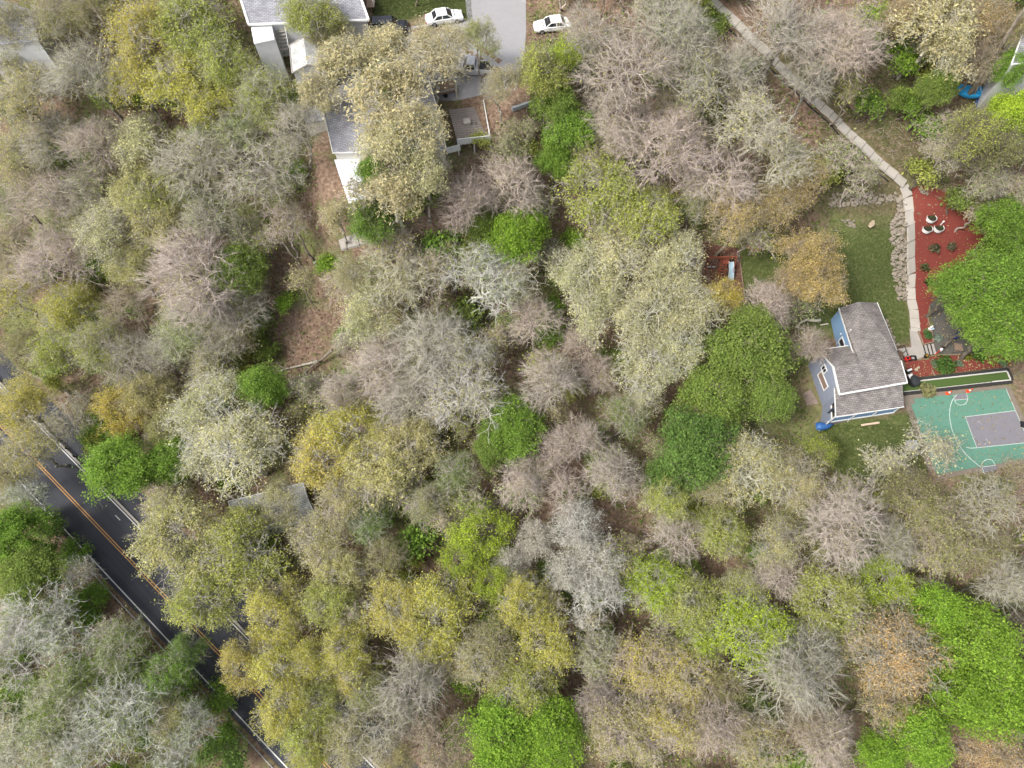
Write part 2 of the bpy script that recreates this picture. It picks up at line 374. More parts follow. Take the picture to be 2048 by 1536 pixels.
for sgn, rr in ((1, (0, .93)), ):                    # dark timber edging on the down hill side
    k = 24; prev = None
    mb = MB()
    for i in range(k + 1):
        q = along(bend * rr[0] + bend * rr[1] * i / k); q2 = along(bend * rr[0] + bend * rr[1] * i / k + .3); d = (q2 - q).normalized(); nn = Vector((-d.y, d.x, 0))
        q = q - nn * .72; q.z = float(hz(q.x, q.y)) + .06
        if prev is not None: mb.beam(prev, q, .12, .18)
        prev = q
    mb.build('edging_board', M_dark, path)
def z6(x, y): return (1780 + x * .13086, 620 + y * .13086)
def z1(x, y): return (1550 + x * .2474, 580 + y * .2474)
def z7(x, y): return (1580 + x * .1758, 600 + y * .1758)
def z5(x, y): return (440 + x * .2441, y * .2441)
def z2(x, y): return (600 + x * .3418, y * .3418)
sheet('landing', [z6(*p) for p in [(295, 290), (418, 290), (500, 525), (545, 700), (400, 765), (230, 740), (190, 640), (100, 600), (325, 570), (305, 400)]], M_conc, .09, .6, kind='structure')
bed = [(1823, 376), (1845, 372), (1890, 385), (1915, 402), (1945, 437), (1990, 500), (2000, 520), (1960, 560), (1880, 590), (1858, 610), (1855, 628), (1859, 652), (1839, 664), (1835, 620), (1831, 560), (1828, 500), (1826, 440)]
sheet('mulch_bed', bed, M_mulch, .06, .6, kind='structure')
bed2 = [z6(*p) for p in [(225, 790), (590, 762), (612, 722), (730, 692), (1100, 672), (1650, 657), (1830, 700), (1850, 850), (1600, 890), (700, 992), (390, 1035), (350, 960), (250, 920)]]
sheet('mulch_bed', bed2, M_mulch, .07, .6, kind='structure')
M_patio = mat('dark_pavers', (.085, .082, .075), .9, 1.4, 1.2, (.05, .05, .045), .5, 6)
# patio: pavers as pieces on a dark base
pat = [(1858, 588), (1960, 575), (2060, 640), (2060, 705), (1880, 708), (1850, 690), (1868, 655)]
sheet('patio', pat, M_patio, .03, .8, kind='structure'); EXCL.append(pat)
pav = bpy.data.objects['patio']; o0 = P(1860, 600); ang = R(-12); me = None; cnt = 0
for i in range(-4, 26):
    for j in range(-16, 8):
        q = o0 + Matrix.Rotation(ang, 3, 'Z') @ Vector((i * .62 + (j % 2) * .31, j * .62, 0)); u, v = proj(q.x, q.y, YZ)
        if inpoly(np.array([u]), np.array([v]), pat)[0] and u < 1985:
            if me is None: o = MB().slab([(-.295, -.295, .045), (.295, -.295, .045), (.295, .295, .045), (-.295, .295, .045)], .06).build('paver', mat('paver', (.12, .115, .10), .9, 1.4, 1.5, (.07, .066, .058)), pav); me = o.data
            else: o = link(bpy.data.objects.new('paver', me), pav)
            o.location = (q.x, q.y, float(hz(q.x, q.y)) + rnd.uniform(-.008, .008)); o.rotation_euler = (0, 0, ang); cnt += 1
# turf lane
M_turf = mat('artificial_turf', (.065, .105, .025), .95, .8, 8, (.045, .08, .018), .4, 60)
lane = wthing('turf_lane', 'narrow green turf bowling lane framed in dark timber beside the sport court', 'bowling lane', P(*z6(1100, 1080)))
tq = [z6(*p) for p in [(200, 1245), (205, 1140), (390, 1100), (1785, 942), (1838, 1062), (900, 1165)]]
MB().slab([P(*p, .10) for p in tq], .2).build('turf', M_turf, lane)
def px_beam(mb, a, c, wd, ht, h): return mb.beam(P(*a, h), P(*c, h), wd, ht)
M_wline = mat('white_edging', (.62, .60, .55), .7, 1, 4, (.42, .40, .36))
for a, c in (((395, 1090), (1785, 935)), ((1792, 940), (1845, 1062)), ((1845, 1070), (1560, 1098))): px_beam(MB(), z6(*a), z6(*c), .14, .14, .2).build('border_board', M_wline, lane)
px_beam(MB(), z6(210, 1250), z6(1540, 1104), .07, .12, .12).build('border_board', M_wline, lane)
px_beam(MB(), z6(385, 1062), z6(1800, 903), .36, .3, .22).build('timber', M_dark, lane); px_beam(MB(), z6(1800, 905), z6(1868, 1065), .26, .3, .22).build('timber', M_dark, lane)
px_beam(MB(), z6(205, 1285), z6(1862, 1100), .42, .3, .05).build('timber', M_dark, lane)
# basketball court
M_cg = mat('green_court_paint', (.062, .185, .13), .8, 1.8, .8, (.12, .22, .165)); M_cp = mat('grey_court_paint', (.19, .18, .20), .8, 1.8, 1.1, (.14, .135, .145)); M_cl = mat('court_line', (.56, .58, .55), .7, 1.6, 5, (.2, .32, .27))
cz = YZ - .01
court_px = [z1(*p) for p in [(1120, 880), (1868, 795), (2110, 1350), (1310, 1490), (1100, 925), (1135, 915)]]
margin = [z1(*p) for p in [(1030, 870), (1060, 850), (1860, 770), (1900, 780), (2160, 1370), (1300, 1540), (1230, 1440)]]
sheet('court_margin', margin, mat('bare_soil', (.22, .185, .15), .95, 1.4, 2, (.13, .105, .08), .5, 15), .02, 1, kind='structure'); EXCL.append(margin)
def flat(name, pxs, z, m, par, th=.05): return MB().slab([PZ(*p, z) for p in pxs], th).build(name, m, par)
court = wthing('sport_court', 'green backyard sport court with grey key and white lines beside the blue house', 'sport court', PZ(1950, 860, YZ))
flat('playing_surface', court_px, cz + .07, M_cg, court, .2)
flat('key', [z1(*p) for p in [(1538, 1025), (1940, 975), (2053, 1232), (1632, 1275)]], cz + .074, M_cp, court, .002)
flat('goal_box', [z1(*p) for p in [(1445, 850), (1548, 836), (1560, 880), (1455, 890)]], cz + .074, M_cp, court, .002)
flat('goal_box', [z1(*p) for p in [(1672, 1430), (1782, 1418), (1800, 1452), (1690, 1478)]], cz + .074, M_cp, court, .002)
def line(pxs, wd=.09):
    mb = MB(); q = [PZ(*z1(*p), cz + .078) for p in pxs]; L = []; Rr = []
    for i, p in enumerate(q):
        d = (q[min(i + 1, len(q) - 1)] - q[max(0, i - 1)]).normalized(); nn = Vector((-d.y, d.x, 0)) * wd / 2; L.append(p + nn); Rr.append(p - nn)
    mb.add(L + Rr, [(i, i + 1, i + 1 + len(q), i + len(q)) for i in range(len(q) - 1)]); mb.build('court_line', M_cl, court)
def arc(pts, k=6):                                   # Catmull-Rom smoothing
    out = []; p = [np.array(x, float) for x in pts]; p = [2 * p[0] - p[1]] + p + [2 * p[-1] - p[-2]]
    for i in range(1, len(p) - 2):
        for j in range(k):
            t = j / k; out.append(tuple(.5 * ((2 * p[i]) + (-p[i - 1] + p[i + 1]) * t + (2 * p[i - 1] - 5 * p[i] + 4 * p[i + 1] - p[i + 2]) * t * t + (-p[i - 1] + 3 * p[i] - 3 * p[i + 1] + p[i + 2]) * t ** 3)))
    return out + [tuple(p[-2])]
line([(1538, 1025), (1940, 975)], .08); line([(1538, 1025), (1632, 1275)], .08); line([(1632, 1275), (2053, 1232)], .08)
line([(1868, 800), (2105, 1345)], .08); line([(1445, 850), (1455, 890), (1560, 880), (1548, 836)], .08)
line(arc([(1452, 890), (1465, 915), (1500, 930), (1540, 918), (1558, 884)])); line(arc([(1470, 845), (1430, 900), (1412, 980), (1415, 1050), (1435, 1140), (1475, 1230), (1530, 1310), (1600, 1380), (1668, 1436)]), .1)
line(arc([(1672, 1430), (1680, 1392), (1715, 1370), (1755, 1376), (1782, 1418)])); line([(1672, 1430), (1782, 1418)]); line([(1672, 1430), (1690, 1478)])
line(arc([(1545, 1270), (1580, 1278), (1632, 1275)]))
for a_, b_ in (((1640, 1060), (1662, 1075)), ((1705, 1200), (1720, 1225)), ((1690, 1250), (1705, 1240))): line([a_, b_], .05)
# fix: masks used for planting
EXCL += [[(1395, -30), (1440, -30), (1800, 340), (1835, 375), (1990, 480), (2010, 530), (2060, 700), (2060, 930), (1880, 970), (1800, 880), (1790, 700), (1800, 400), (1560, 160)], LAWN[0], LAWN[1], LAWN[2], [(840, -40), (1060, -40), (1060, 190), (640, 420), (600, 90), (730, 60)], [(1905, 155), (1985, 155), (1985, 235), (1905, 225)], [(1640, 380), (1800, 370), (1815, 450), (1680, 480)], [(1610, 590), (1830, 590), (1830, 900), (1620, 880)]]

# stones
def stone_mesh(seed, m=M_rock, name='stone'):
    r = random.Random(seed); mb = MB(); n = 7; vs = []; 
    for k, (zz, rr) in enumerate(((0, .8), (.35, 1), (.7, .75))):
        for i in range(n): vs.append((rr * (1 + r.uniform(-.22, .22)) * math.cos(i * 6.283 / n), rr * .75 * (1 + r.uniform(-.22, .22)) * math.sin(i * 6.283 / n), zz + r.uniform(-.1, .1)))
    fs = [(k * n + i, k * n + (i + 1) % n, (k + 1) * n + (i + 1) % n, (k + 1) * n + i) for k in range(2) for i in range(n)] + [tuple(range(2 * n, 3 * n))]
    mb.add(vs, fs); return mb.build(name, m)
SM = []
for i in range(6):
    o = stone_mesh(i); SM.append(o.data); bpy.data.objects.remove(o)
def rubble(label, poly, nbig, nsmall, sz=(.22, .42)):
    c = P(sum(p[0] for p in poly) / len(poly), sum(p[1] for p in poly) / len(poly))
    t = thing('stone_wall', label, 'stone wall', c)
    xs = [p[0] for p in poly]; ys = [p[1] for p in poly]; k = 0; placed = []
    while k < nbig:
        u, v = rnd.uniform(min(xs), max(xs)), rnd.uniform(min(ys), max(ys))
        if not inpoly(np.array([u]), np.array([v]), poly)[0]: continue
        s = rnd.uniform(*sz) * rnd.uniform(.8, 1.15); q = P(u, v)
        o = link(bpy.data.objects.new('stone', rnd.choice(SM)), t); o.location = q - c + Vector((0, 0, rnd.uniform(0, .25))); o.scale = (s, s, s * rnd.uniform(.6, 1)); o.rotation_euler = (rnd.uniform(-.25, .25), rnd.uniform(-.25, .25), rnd.uniform(0, 6.28)); k += 1
    V = []; Fc = []; off = 0
    for _ in range(nsmall):
        for _t in range(30):
            u, v = rnd.uniform(min(xs), max(xs)), rnd.uniform(min(ys), max(ys))
            if inpoly(np.array([u]), np.array([v]), poly)[0]: break
        q = P(u, v, it=14) - c; s = rnd.uniform(.1, .2); me = rnd.choice(SM); a = rnd.uniform(0, 6.28); ca, sa = math.cos(a), math.sin(a)
        for vv in me.vertices: x, y, z = vv.co * s; V.append((x * ca - y * sa + q.x, x * sa + y * ca + q.y, z + q.z + rnd.uniform(0, .02)))
        for p in me.polygons: Fc.append(tuple(i + off for i in p.vertices))
        off += len(me.vertices)
    mb = MB(); mb.add(V, Fc); o = mb.build('rubble', M_rock, t); o['kind'] = 'stuff'
    return t
rubble('long rough stone retaining strip between the lawn and the concrete path', [(1795, 395), (1806, 388), (1809, 440), (1812, 500), (1813, 600), (1798, 608), (1788, 575), (1781, 505), (1778, 460), (1790, 430)], 190, 260)
rubble('low dry stone wall crossing the lawn from the golden tree to the path', [(1658, 388), (1700, 386), (1790, 388), (1795, 402), (1720, 412), (1660, 416)], 90, 130, (.18, .36))
rubble('loose row of small stones on the grass below the low stone wall', [(1682, 440), (1700, 438), (1715, 455), (1708, 460), (1690, 450)], 14, 18, (.14, .26))
rubble('thin edging of stones on the grass along the east side of the blue house', [(1768, 640), (1774, 640), (1795, 690), (1790, 700)], 18, 30, (.15, .3))
rubble('pale boulders at the upper tip of the red mulch bed', [(1836, 378), (1858, 378), (1856, 392), (1842, 388)], 12, 6, (.14, .26))
bd = stone_mesh(21, mat('tan_boulder', (.42, .34, .24), .9, 1.2, 2, (.28, .22, .15)), 'boulder'); bd.location = P(1742, 450); bd.scale = (.75, .55, .5); bd.rotation_euler = (0, 0, .9)
tag(bd, 'single tan boulder lying on the lawn left of the concrete path', 'boulder')
# ------------------------------------------------------------------ blue house
def shingle(name, c1, c2, ang):
    m = bpy.data.materials.new(name); m.use_nodes = True; n = m.node_tree; b = n.nodes['Principled BSDF']; b.inputs['Roughness'].default_value = .95; b.inputs['Specular IOR Level'].default_value = .15
    tc = n.nodes.new('ShaderNodeTexCoord'); mp = n.nodes.new('ShaderNodeMapping'); mp.inputs['Rotation'].default_value = (0, 0, ang); n.links.new(tc.outputs['Object'], mp.inputs[0])
    br = n.nodes.new('ShaderNodeTexBrick'); br.inputs['Scale'].default_value = 1; br.inputs['Brick Width'].default_value = .55; br.inputs['Row Height'].default_value = .24; br.inputs['Mortar Size'].default_value = .022
    br.inputs['Color1'].default_value = (*c1, 1); br.inputs['Color2'].default_value = (*c2, 1); br.inputs['Mortar'].default_value = (*[v * .5 for v in c2], 1); br.inputs['Bias'].default_value = -.1
    n.links.new(mp.outputs[0], br.inputs['Vector'])
    nz = n.nodes.new('ShaderNodeTexNoise'); nz.inputs['Scale'].default_value = 1.1; nz.inputs['Detail'].default_value = 7; n.links.new(tc.outputs['Object'], nz.inputs['Vector'])
    hs = n.nodes.new('ShaderNodeHueSaturation'); mr = n.nodes.new('ShaderNodeMapRange'); mr.inputs[1].default_value = .35; mr.inputs[2].default_value = .65; mr.inputs[3].default_value = .82; mr.inputs[4].default_value = 1.15
    n.links.new(nz.outputs[0], mr.inputs[0]); n.links.new(mr.outputs[0], hs.inputs['Value']); n.links.new(br.outputs[0], hs.inputs['Color']); n.links.new(hs.outputs[0], b.inputs['Base Color'])
    bp = n.nodes.new('ShaderNodeBump'); bp.inputs['Strength'].default_value = .5; bp.inputs['Distance'].default_value = .03; n.links.new(br.outputs['Fac'], bp.inputs['Height']); bp.invert = True; n.links.new(bp.outputs[0], b.inputs['Normal'])
    return m
hN = PZ(*z7(320, 570), YZ + 2.7); hE = PZ(*z7(640, 530), YZ + 2.7); HANG = math.atan2((hE - hN).y, (hE - hN).x)
M_roof = shingle('roof_shingles', (.235, .212, .20), (.16, .146, .138), -HANG)
M_blue = mat('blue_siding', (.18, .29, .45), .7, .9, .6, (.16, .265, .41)); M_slate = mat('slate_siding', (.25, .28, .355), .7, 1.4, 1, (.19, .21, .265))
M_green = mat('dark_green_panel', (.02, .075, .06), .7); M_trim = M_white
house = wthing('blue_house', 'blue sided house with brown grey shingle roof standing next to the green sport court', 'house', PZ(*z7(900, 700), YZ))
H7 = lambda x, y, h: PZ(*z7(x, y), YZ + h)
def walls(name, tops, m, par, h0=-3.0, th=None):
    """closed block from a ring of top points straight down"""
    return MB().prism(tops, [Vector((p.x, p.y, YZ + h0)) for p in tops]).build(name, m, par)
def inset(pts, d):
    c = sum((Vector(p) for p in pts), Vector()) / len(pts); return [p + (c - p).normalized() * d for p in pts]
nw = [H7(556, 112, 2.95), H7(985, 48, 2.95), H7(1205, 575, 2.95), H7(732, 655, 2.95)]
walls('wall', nw, M_blue, house)
g0, g1, g2, g3 = H7(332, 592, 2.6), H7(1262, 672, 2.6), H7(1312, 905, 3.3), H7(552, 1040, 3.3)
for p in (g0, g1, g2, g3): p.z = YZ + 2.6
pk = H7(494, 775, 4.15); pk2 = H7(1240, 700, 4.15)
wl = MB(); ring = [g0, g3, g2, g1]; bot = [Vector((p.x, p.y, YZ - 3)) for p in ring]
wl.prism(ring, bot).add([g0, g3, pk, g1, g2, pk2], [(0, 2, 1), (3, 4, 5), (0, 3, 5, 2), (1, 2, 5, 4)]); wl.build('wall', M_slate, house)
roofs = [
 [(556, 92, 3.1), (780, 20, 4.15), (1035, 715, 4.35), (800, 717, 4.3), (730, 632, 3.3)],
 [(780, 20, 4.15), (990, 30, 3.2), (1215, 580, 3.2), (1262, 688, 4.3), (1035, 715, 4.35)],
 [(320, 570, 2.75), (664, 520, 2.75), (728, 622, 3.15), (800, 717, 4.3), (490, 757, 4.3)],
 [(490, 757, 4.3), (800, 717, 4.3), (1035, 715, 4.35), (1262, 688, 4.3), (1332, 937, 3.55), (562, 1072, 3.55)],
 [(505, 1000, 3.05), (1275, 905, 3.05), (1297, 1213, 2.45), (520, 1330, 2.45)]]
for k, rf in enumerate(roofs):
    p = [H7(*q) for q in rf]
    for i in range(len(p)): p[i].z += .004 * k
    MB().slab(p[::-1], .12).build('roof', M_roof, house)
def trim(a, c, wd=.14, ht=.2, m=None, nm='trim_board', up=.03):
    a = H7(*a); c = H7(*c); MB().beam(a + Vector((0, 0, up - .06)), c + Vector((0, 0, up - .06)), wd, ht).build(nm, m or M_trim, house)
trim((556, 92, 3.1), (728, 632, 3.3), .1); trim((990, 30, 3.2), (1215, 580, 3.2), .1); trim((320, 570, 2.75), (664, 520, 2.75), .1); trim((320, 570, 2.75), (490, 757, 4.3), .1)
trim((562, 1076, 3.5), (1334, 941, 3.5), .2, .22, nm='gutter'); trim((490, 757, 4.3), (562, 1072, 3.55), .16, .3); trim((520, 1333, 2.45), (1297, 1216, 2.45), .09, nm='gutter'); trim((505, 1000, 3.05), (520, 1330, 2.45), .08)
trim((1262, 688, 4.3), (1332, 937, 3.55), .1)
# porch walls: recess, slate band, white rail, green skirt, straight down from the eave line
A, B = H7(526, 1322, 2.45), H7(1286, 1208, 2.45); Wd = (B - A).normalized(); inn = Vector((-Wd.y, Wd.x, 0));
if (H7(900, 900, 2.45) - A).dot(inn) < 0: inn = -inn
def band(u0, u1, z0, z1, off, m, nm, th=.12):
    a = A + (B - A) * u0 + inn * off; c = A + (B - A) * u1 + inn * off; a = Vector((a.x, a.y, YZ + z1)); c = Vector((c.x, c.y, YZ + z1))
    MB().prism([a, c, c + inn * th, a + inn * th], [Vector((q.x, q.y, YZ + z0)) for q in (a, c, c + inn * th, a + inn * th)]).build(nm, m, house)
band(0, 1, .75, 2.3, 1.1, mat('shaded_siding', (.05, .06, .08), .8), 'porch_wall'); band(0, 1, .25, 1.15, .12, M_blue, 'porch_panel'); band(-.01, 1.01, .0, .27, .02, M_trim, 'trim_board', .2)  # recess wall: shade of the porch opening put into the siding colour
band(.33, .98, -3, 0, .16, M_green, 'skirt_panel'); band(.0, .33, -3, 0, .16, mat('grey_lattice', (.25, .22, .22), .9), 'skirt_panel')
for u in (0, .33, .66, .985): band(u, u + .014, -3, 2.36, .03, M_trim, 'porch_post', .12)
# west side of the porch: wall with a dark opening
wa, wb = H7(552, 1062, 3.3), H7(524, 1326, 2.4)
def wseg(f0, f1, z0, z1, m, nm, th=.1, off=0):
    d = Vector((A.x - g3.x, A.y - g3.y, 0)); a = Vector((g3.x, g3.y, 0)) + d * f0 - Wd * off; c = Vector((g3.x, g3.y, 0)) + d * f1 - Wd * off
    MB().prism([Vector((q.x, q.y, YZ + z1)) for q in (a, c, c + Wd * th, a + Wd * th)], [Vector((q.x, q.y, YZ + z0)) for q in (a, c, c + Wd * th, a + Wd * th)]).build(nm, m, house)
wseg(0, .3, -3, 2.5, M_slate, 'wall'); wseg(.3, 1, -3, .9, M_slate, 'wall', .1); wseg(.3, 1.0, .9, 1.05, M_trim, 'trim_board', .16, .03); wseg(.94, 1, 1.05, 2.4, M_trim, 'porch_post', .1)
porch = [g3, A, B, g2]; MB().slab([Vector((q.x, q.y, YZ + .22)) for q in inset(porch, .25)], .15).build('porch_floor', M_wood, house)
# windows on the west walls: (top left, top right) on the wall line, by fraction along the wall
def window(p0, p1, f0, f1, z0, z1, nv=1, pane_mat=None):
    d = (p1 - p0); d.z = 0; L = d.length; u = d.normalized(); out = Vector((u.y, -u.x, 0))
    c = sum((Vector((q.x, q.y, 0)) for q in (g0, g1, g2, g3)), Vector()) / 4
    if (Vector((p0.x, p0.y, 0)) + d / 2 + out - c).length < (Vector((p0.x, p0.y, 0)) + d / 2 - out - c).length: out = -out
    a = Vector((p0.x, p0.y, 0)) + d * f0; e = Vector((p0.x, p0.y, 0)) + d * f1; mid = (a + e) / 2 + Vector((0, 0, YZ + (z0 + z1) / 2)); wd = (e - a).length; ht = z1 - z0; rz = math.atan2(u.y, u.x)
    f = MB(); t = .13
    for sx, sz, ww, hh in ((0, (ht + t) / 2, wd + 2 * t, t), (0, -(ht + t) / 2, wd + 2 * t, t), ((wd + t) / 2, 0, t, ht), (-(wd + t) / 2, 0, t, ht)): f.box(mid + u * sx + out * .04 + Vector((0, 0, sz)), (ww, .1, hh), rz)
    for i in range(1, nv + 1): f.box(mid + u * (-wd / 2 + wd * i / (nv + 1)) + out * .04, (.05, .06, ht), rz)
    fr = f.build('window', M_trim, house); MB().box(mid + out * .012, (wd, .03, ht), rz).build('pane', pane_mat or M_glass, fr)
window(nw[0], nw[3], .50, .69, .75, 1.75, 0); window(nw[0], nw[3], .86, .99, 1.2, 2.2, 0)
window(g0, g3, .02 + .30, .45, 1.75, 2.65, 1); window(g0, g3, .38, .74, .35, 1.45, 0, mat('brown_reflection', (.23, .16, .13), .5))  # wide window: brownish reflection put into the pane colour
wv = Vector((g0.x, g0.y, 0)).lerp(Vector((g3.x, g3.y, 0)), .14); MB().tube([Vector((wv.x, wv.y, YZ + 2.35)) + Wd * .2, Vector((wv.x, wv.y, YZ + 2.35)) - Wd * .08], .17, 10).build('vent', M_trim, house); MB().tube([Vector((wv.x, wv.y, YZ + 2.35)) - Wd * .07, Vector((wv.x, wv.y, YZ + 2.35)) - Wd * .1], .11, 10).build('vent_hole', M_black, house)
q = H7(680, 350, 3.6); MB().tube([q - Vector((0, 0, .2)), q + Vector((0, 0, .35))], .07, 8).build('roof_pipe', M_trim, house)
q = H7(800, 95, 4.0); MB().box(q, (.5, .35, .16), HANG).build('roof_vent', mat('grey_vent', (.22, .21, .2), .7), house)
wp_ = MB(); q = Vector((nw[0].x, nw[0].y, 0)).lerp(Vector((nw[3].x, nw[3].y, 0)), .42) - Wd * .06; wp_.lathe((q.x, q.y, YZ + 1.75), [(.13, -.1), (.13, .1), (.05, .16)], 8); wp_.build('wall_lamp', M_metal, house)
dp = MB(); q = Vector((nw[0].x, nw[0].y, 0)).lerp(Vector((nw[3].x, nw[3].y, 0)), .5) - Wd * .1; dp.tube([(q.x, q.y, YZ + .3), (q.x, q.y, YZ - .5)], .05, 6); dp.build('downpipe', M_trim, house)
bm_ = MB(); bm_.beam(P(*z7(345, 285), .3), P(*z7(435, 270), .3), .14, .08); tag(bm_.build('board', mat('pale_board', (.55, .5, .42), .8)), 'pale board lying on the grass just west of the blue house', 'board')
# items round the house
tp = MB(); pts = [z7(*p) for p in [(290, 1400), (330, 1385), (400, 1395), (500, 1410), (440, 1465), (350, 1480), (300, 1470)]]
c0 = PZ(*z7(390, 1435), YZ - .6); ring = [PZ(*p, YZ - .9) for p in pts]; vs = []
for k, (f, z) in enumerate(((1, 0), (.8, .35), (.4, .5))):
    for i, p in enumerate(ring): vs.append(Vector((c0.x, c0.y, 0)) .lerp(Vector((p.x, p.y, 0)), f) + Vector((0, 0, YZ - 1 + z + .1 * math.sin(i * 2.3 + k))))
nn = len(ring); tp.add(vs, [(k * nn + i, k * nn + (i + 1) % nn, (k + 1) * nn + (i + 1) % nn, (k + 1) * nn + i) for k in range(2) for i in range(nn)] + [tuple(range(2 * nn, 3 * nn))])
tag(tp.build('tarp', mat('blue_tarp', (.035, .115, .28), .45, 1, 2, (.03, .1, .3)), smooth=True), 'crumpled blue tarp over a heap at the southwest corner of the blue house', 'tarp')
fl = MB(); fl.slab([P(*z7(*p), .12) for p in [(150, 1060), (235, 1020), (330, 1180), (190, 1200)]], .12); tag(fl.build('paving_slab', mat('brown_slab', (.27, .21, .18), .9, 1, 2)), 'brown concrete pad on the ground west of the blue house', 'slab')
ly = MB(); ly.beam(P(*z7(810, 1425), .5), P(*z7(1015, 1395), .5), .25, .12); tag(ly.build('plank', mat('tan_plank', (.45, .35, .26), .8)), 'tan plank leaning along the foot of the dark green porch skirt', 'plank')
# steps, railings
st = wthing('stone_steps', 'three grey stone steps with dark edges rising from the landing to the shaded patio', 'steps', P(*z6(600, 620)))
for k, (a, c, d, e) in enumerate((((510, 535), (555, 528), (600, 680), (552, 700)), ((565, 528), (610, 522), (655, 672), (610, 690)), ((622, 520), (668, 514), (710, 664), (662, 684)))):
    MB().slab([P(*z6(*p), .14 + .07 * k) for p in (a, c, d, e)][::-1], .2).build('step', M_conc, st); MB().beam(P(*z6(*a), .16 + .07 * k), P(*z6(*e), .16 + .07 * k), .09, .12).build('nosing', M_dark, st)
rl = wthing('handrail', 'black metal handrail beside the landing at the east wall of the blue house', 'handrail', P(*z6(160, 640)))
a, c, d, e = P(*z6(105, 600)), P(*z6(165, 590)), P(*z6(215, 740)), P(*z6(150, 700)); up = Vector((0, 0, .95))
for x, y in ((a, c), (c, d)): MB().beam(x + up, y + up, .07, .07).build('top_rail', M_black, rl)
for x in (a, c, d, c.lerp(d, .5)): MB().beam(x, x + up, .05, .05).build('post', M_black, rl)
# mower, bins and pots on the landing
mw = wthing('mower', 'small red lawn mower parked by the house wall at the landing', 'mower', P(*z6(265, 745)))
q = P(*z6(265, 745), .3); MB().box(q, (.75, .5, .24), .3).build('deck', mat('red_paint', (.5, .02, .02), .4), mw); MB().lathe(q, [(.16, .1), (.16, .28), (.08, .32)], 10).build('engine', M_black, mw)
for sx in (-1, 1):
    for sy in (-1, 1): o = q + Vector((sx * .32, sy * .27, -.14)); MB().tube([o - Vector((0, .04, 0)), o + Vector((0, .04, 0))], .13, 10).build('wheel', M_black, mw)
    MB().beam(q + Vector((-.3, sx * .2, .1)), q + Vector((-1.0, sx * .17, .75)), .035, .035).build('handle', M_black, mw)
bx = wthing('crate', 'black open crate standing on the landing between red mower and path', 'crate', P(*z6(350, 735)))
q = P(*z6(350, 735), .25)
for dx, dy, sx, sy in ((0, .28, .75, .05), (0, -.28, .75, .05), (.36, 0, .05, .52), (-.36, 0, .05, .52)): MB().box(q + Vector((dx, dy, 0)), (sx, sy, .42)).build('side', M_black, bx)
MB().box(q - Vector((0, 0, .19)), (.68, .5, .04)).build('bottom', M_dark, bx)
def pot(px, py, r, h, m, label, fm, plant='leaf_tuft', name='planter', cat='planter', fol=(.08, .13, .04), tuft=26, fs=.3):
    t = thing(name, label, cat, P(px, py)); MB().lathe((0, 0, 0), [(r * .9, 0), (r, h), (r * .93, h), (r * .9, h - .08)], 20).build('pot', m, t)
    MB().lathe((0, 0, 0), [(.01, h - .1), (r * .9, h - .1), (r * .9, h - .05)], 16).build('soil', mat('dark_soil', (.035, .027, .02), .95, 1, 8), t)
    V = []; Fc = []
    r2 = random.Random(int(px * 7 + py))
    for i in range(tuft):
        a = r2.uniform(0, 6.28); rr = r * .75 * math.sqrt(r2.random()); l = fs * r2.uniform(.6, 1.2); bx_, by_ = rr * math.cos(a), rr * math.sin(a); a2 = r2.uniform(0, 6.28); dx, dy = math.cos(a2) * l * .6, math.sin(a2) * l * .6
        o = len(V); wx, wy = -math.sin(a2) * l * .25, math.cos(a2) * l * .25; V += [(bx_, by_, h - .05), (bx_ + dx * .6 + wx, by_ + dy * .6 + wy, h + l * .5), (bx_ + dx * 1.2, by_ + dy * 1.2, h + l * .45), (bx_ + dx * .6 - wx, by_ + dy * .6 - wy, h + l * .5)]; Fc.append((o, o + 1, o + 2, o + 3))
    mm = LEAF; mb = MB(); mb.add(V, Fc); o = mb.build('plant', mm, t); o.color = (*fol, 1); at = o.data.attributes.new('var', 'FLOAT', 'POINT'); at.data.foreach_set('value', [r2.random() for _ in V]); return t
for (x, y, l) in ((1276, 492, 'round white planter tub on the red mulch, the northern one of the cluster of three'), (1242, 578, 'round white planter tub on the red mulch, nearest the concrete path of three'), (1336, 572, 'round white planter tub on the red mulch, farthest from the concrete path')):
    pot(1550 + x * .2432, 320 + y * .2432, .66, .5, M_white, l, None, fs=.28, tuft=14, fol=(.07, .15, .04))
pot(*z6(540, 715), .28, .4, M_black, 'small black pot with a yellow flower at the foot of the stone steps', None, fol=(.55, .35, .03), tuft=16, fs=.2)
q = P(1875, 452); q2 = thing('garden_lantern', 'small white lantern standing by the round planter tubs', 'lantern', P(1881, 450)); MB().lathe((0, 0, 0), [(.07, 0), (.07, .6), (.12, .62), (.12, .8), (.02, .9)], 8).build('lantern_body', M_white, q2)
def plant_tuft(name, label, px, py, r, h, col, n=160, sz=.2, cat='shrub', group=None, parent=None, seed=None):
    r2 = np.random.default_rng(int(seed or px * 3 + py)); t = wthing(name, label, cat, P(px, py), group)
    d = r2.normal(size=(n, 3)); d /= np.linalg.norm(d, axis=1)[:, None]; d[:, 2] = np.abs(d[:, 2]); rad = r2.uniform(.45, 1, n)[:, None]; c = d * rad * np.array([r, r, h]) + [0, 0, .1]
    v, f, va = leaves(c, sz, r2, d); o = meshobj('foliage', v, f, LEAF, t, va); o.color = (*col, 1)
    mb = MB(); 
    for i in range(5): a = i * 1.26; mb.tube([Vector((0, 0, 0)) + ORI[t.name], ORI[t.name] + Vector((math.cos(a) * r * .5, math.sin(a) * r * .5, h * .8))], [.03, .01], 4)
    mb.build('stem', mat('stem_bark', (.12, .09, .07), .9), t); return t
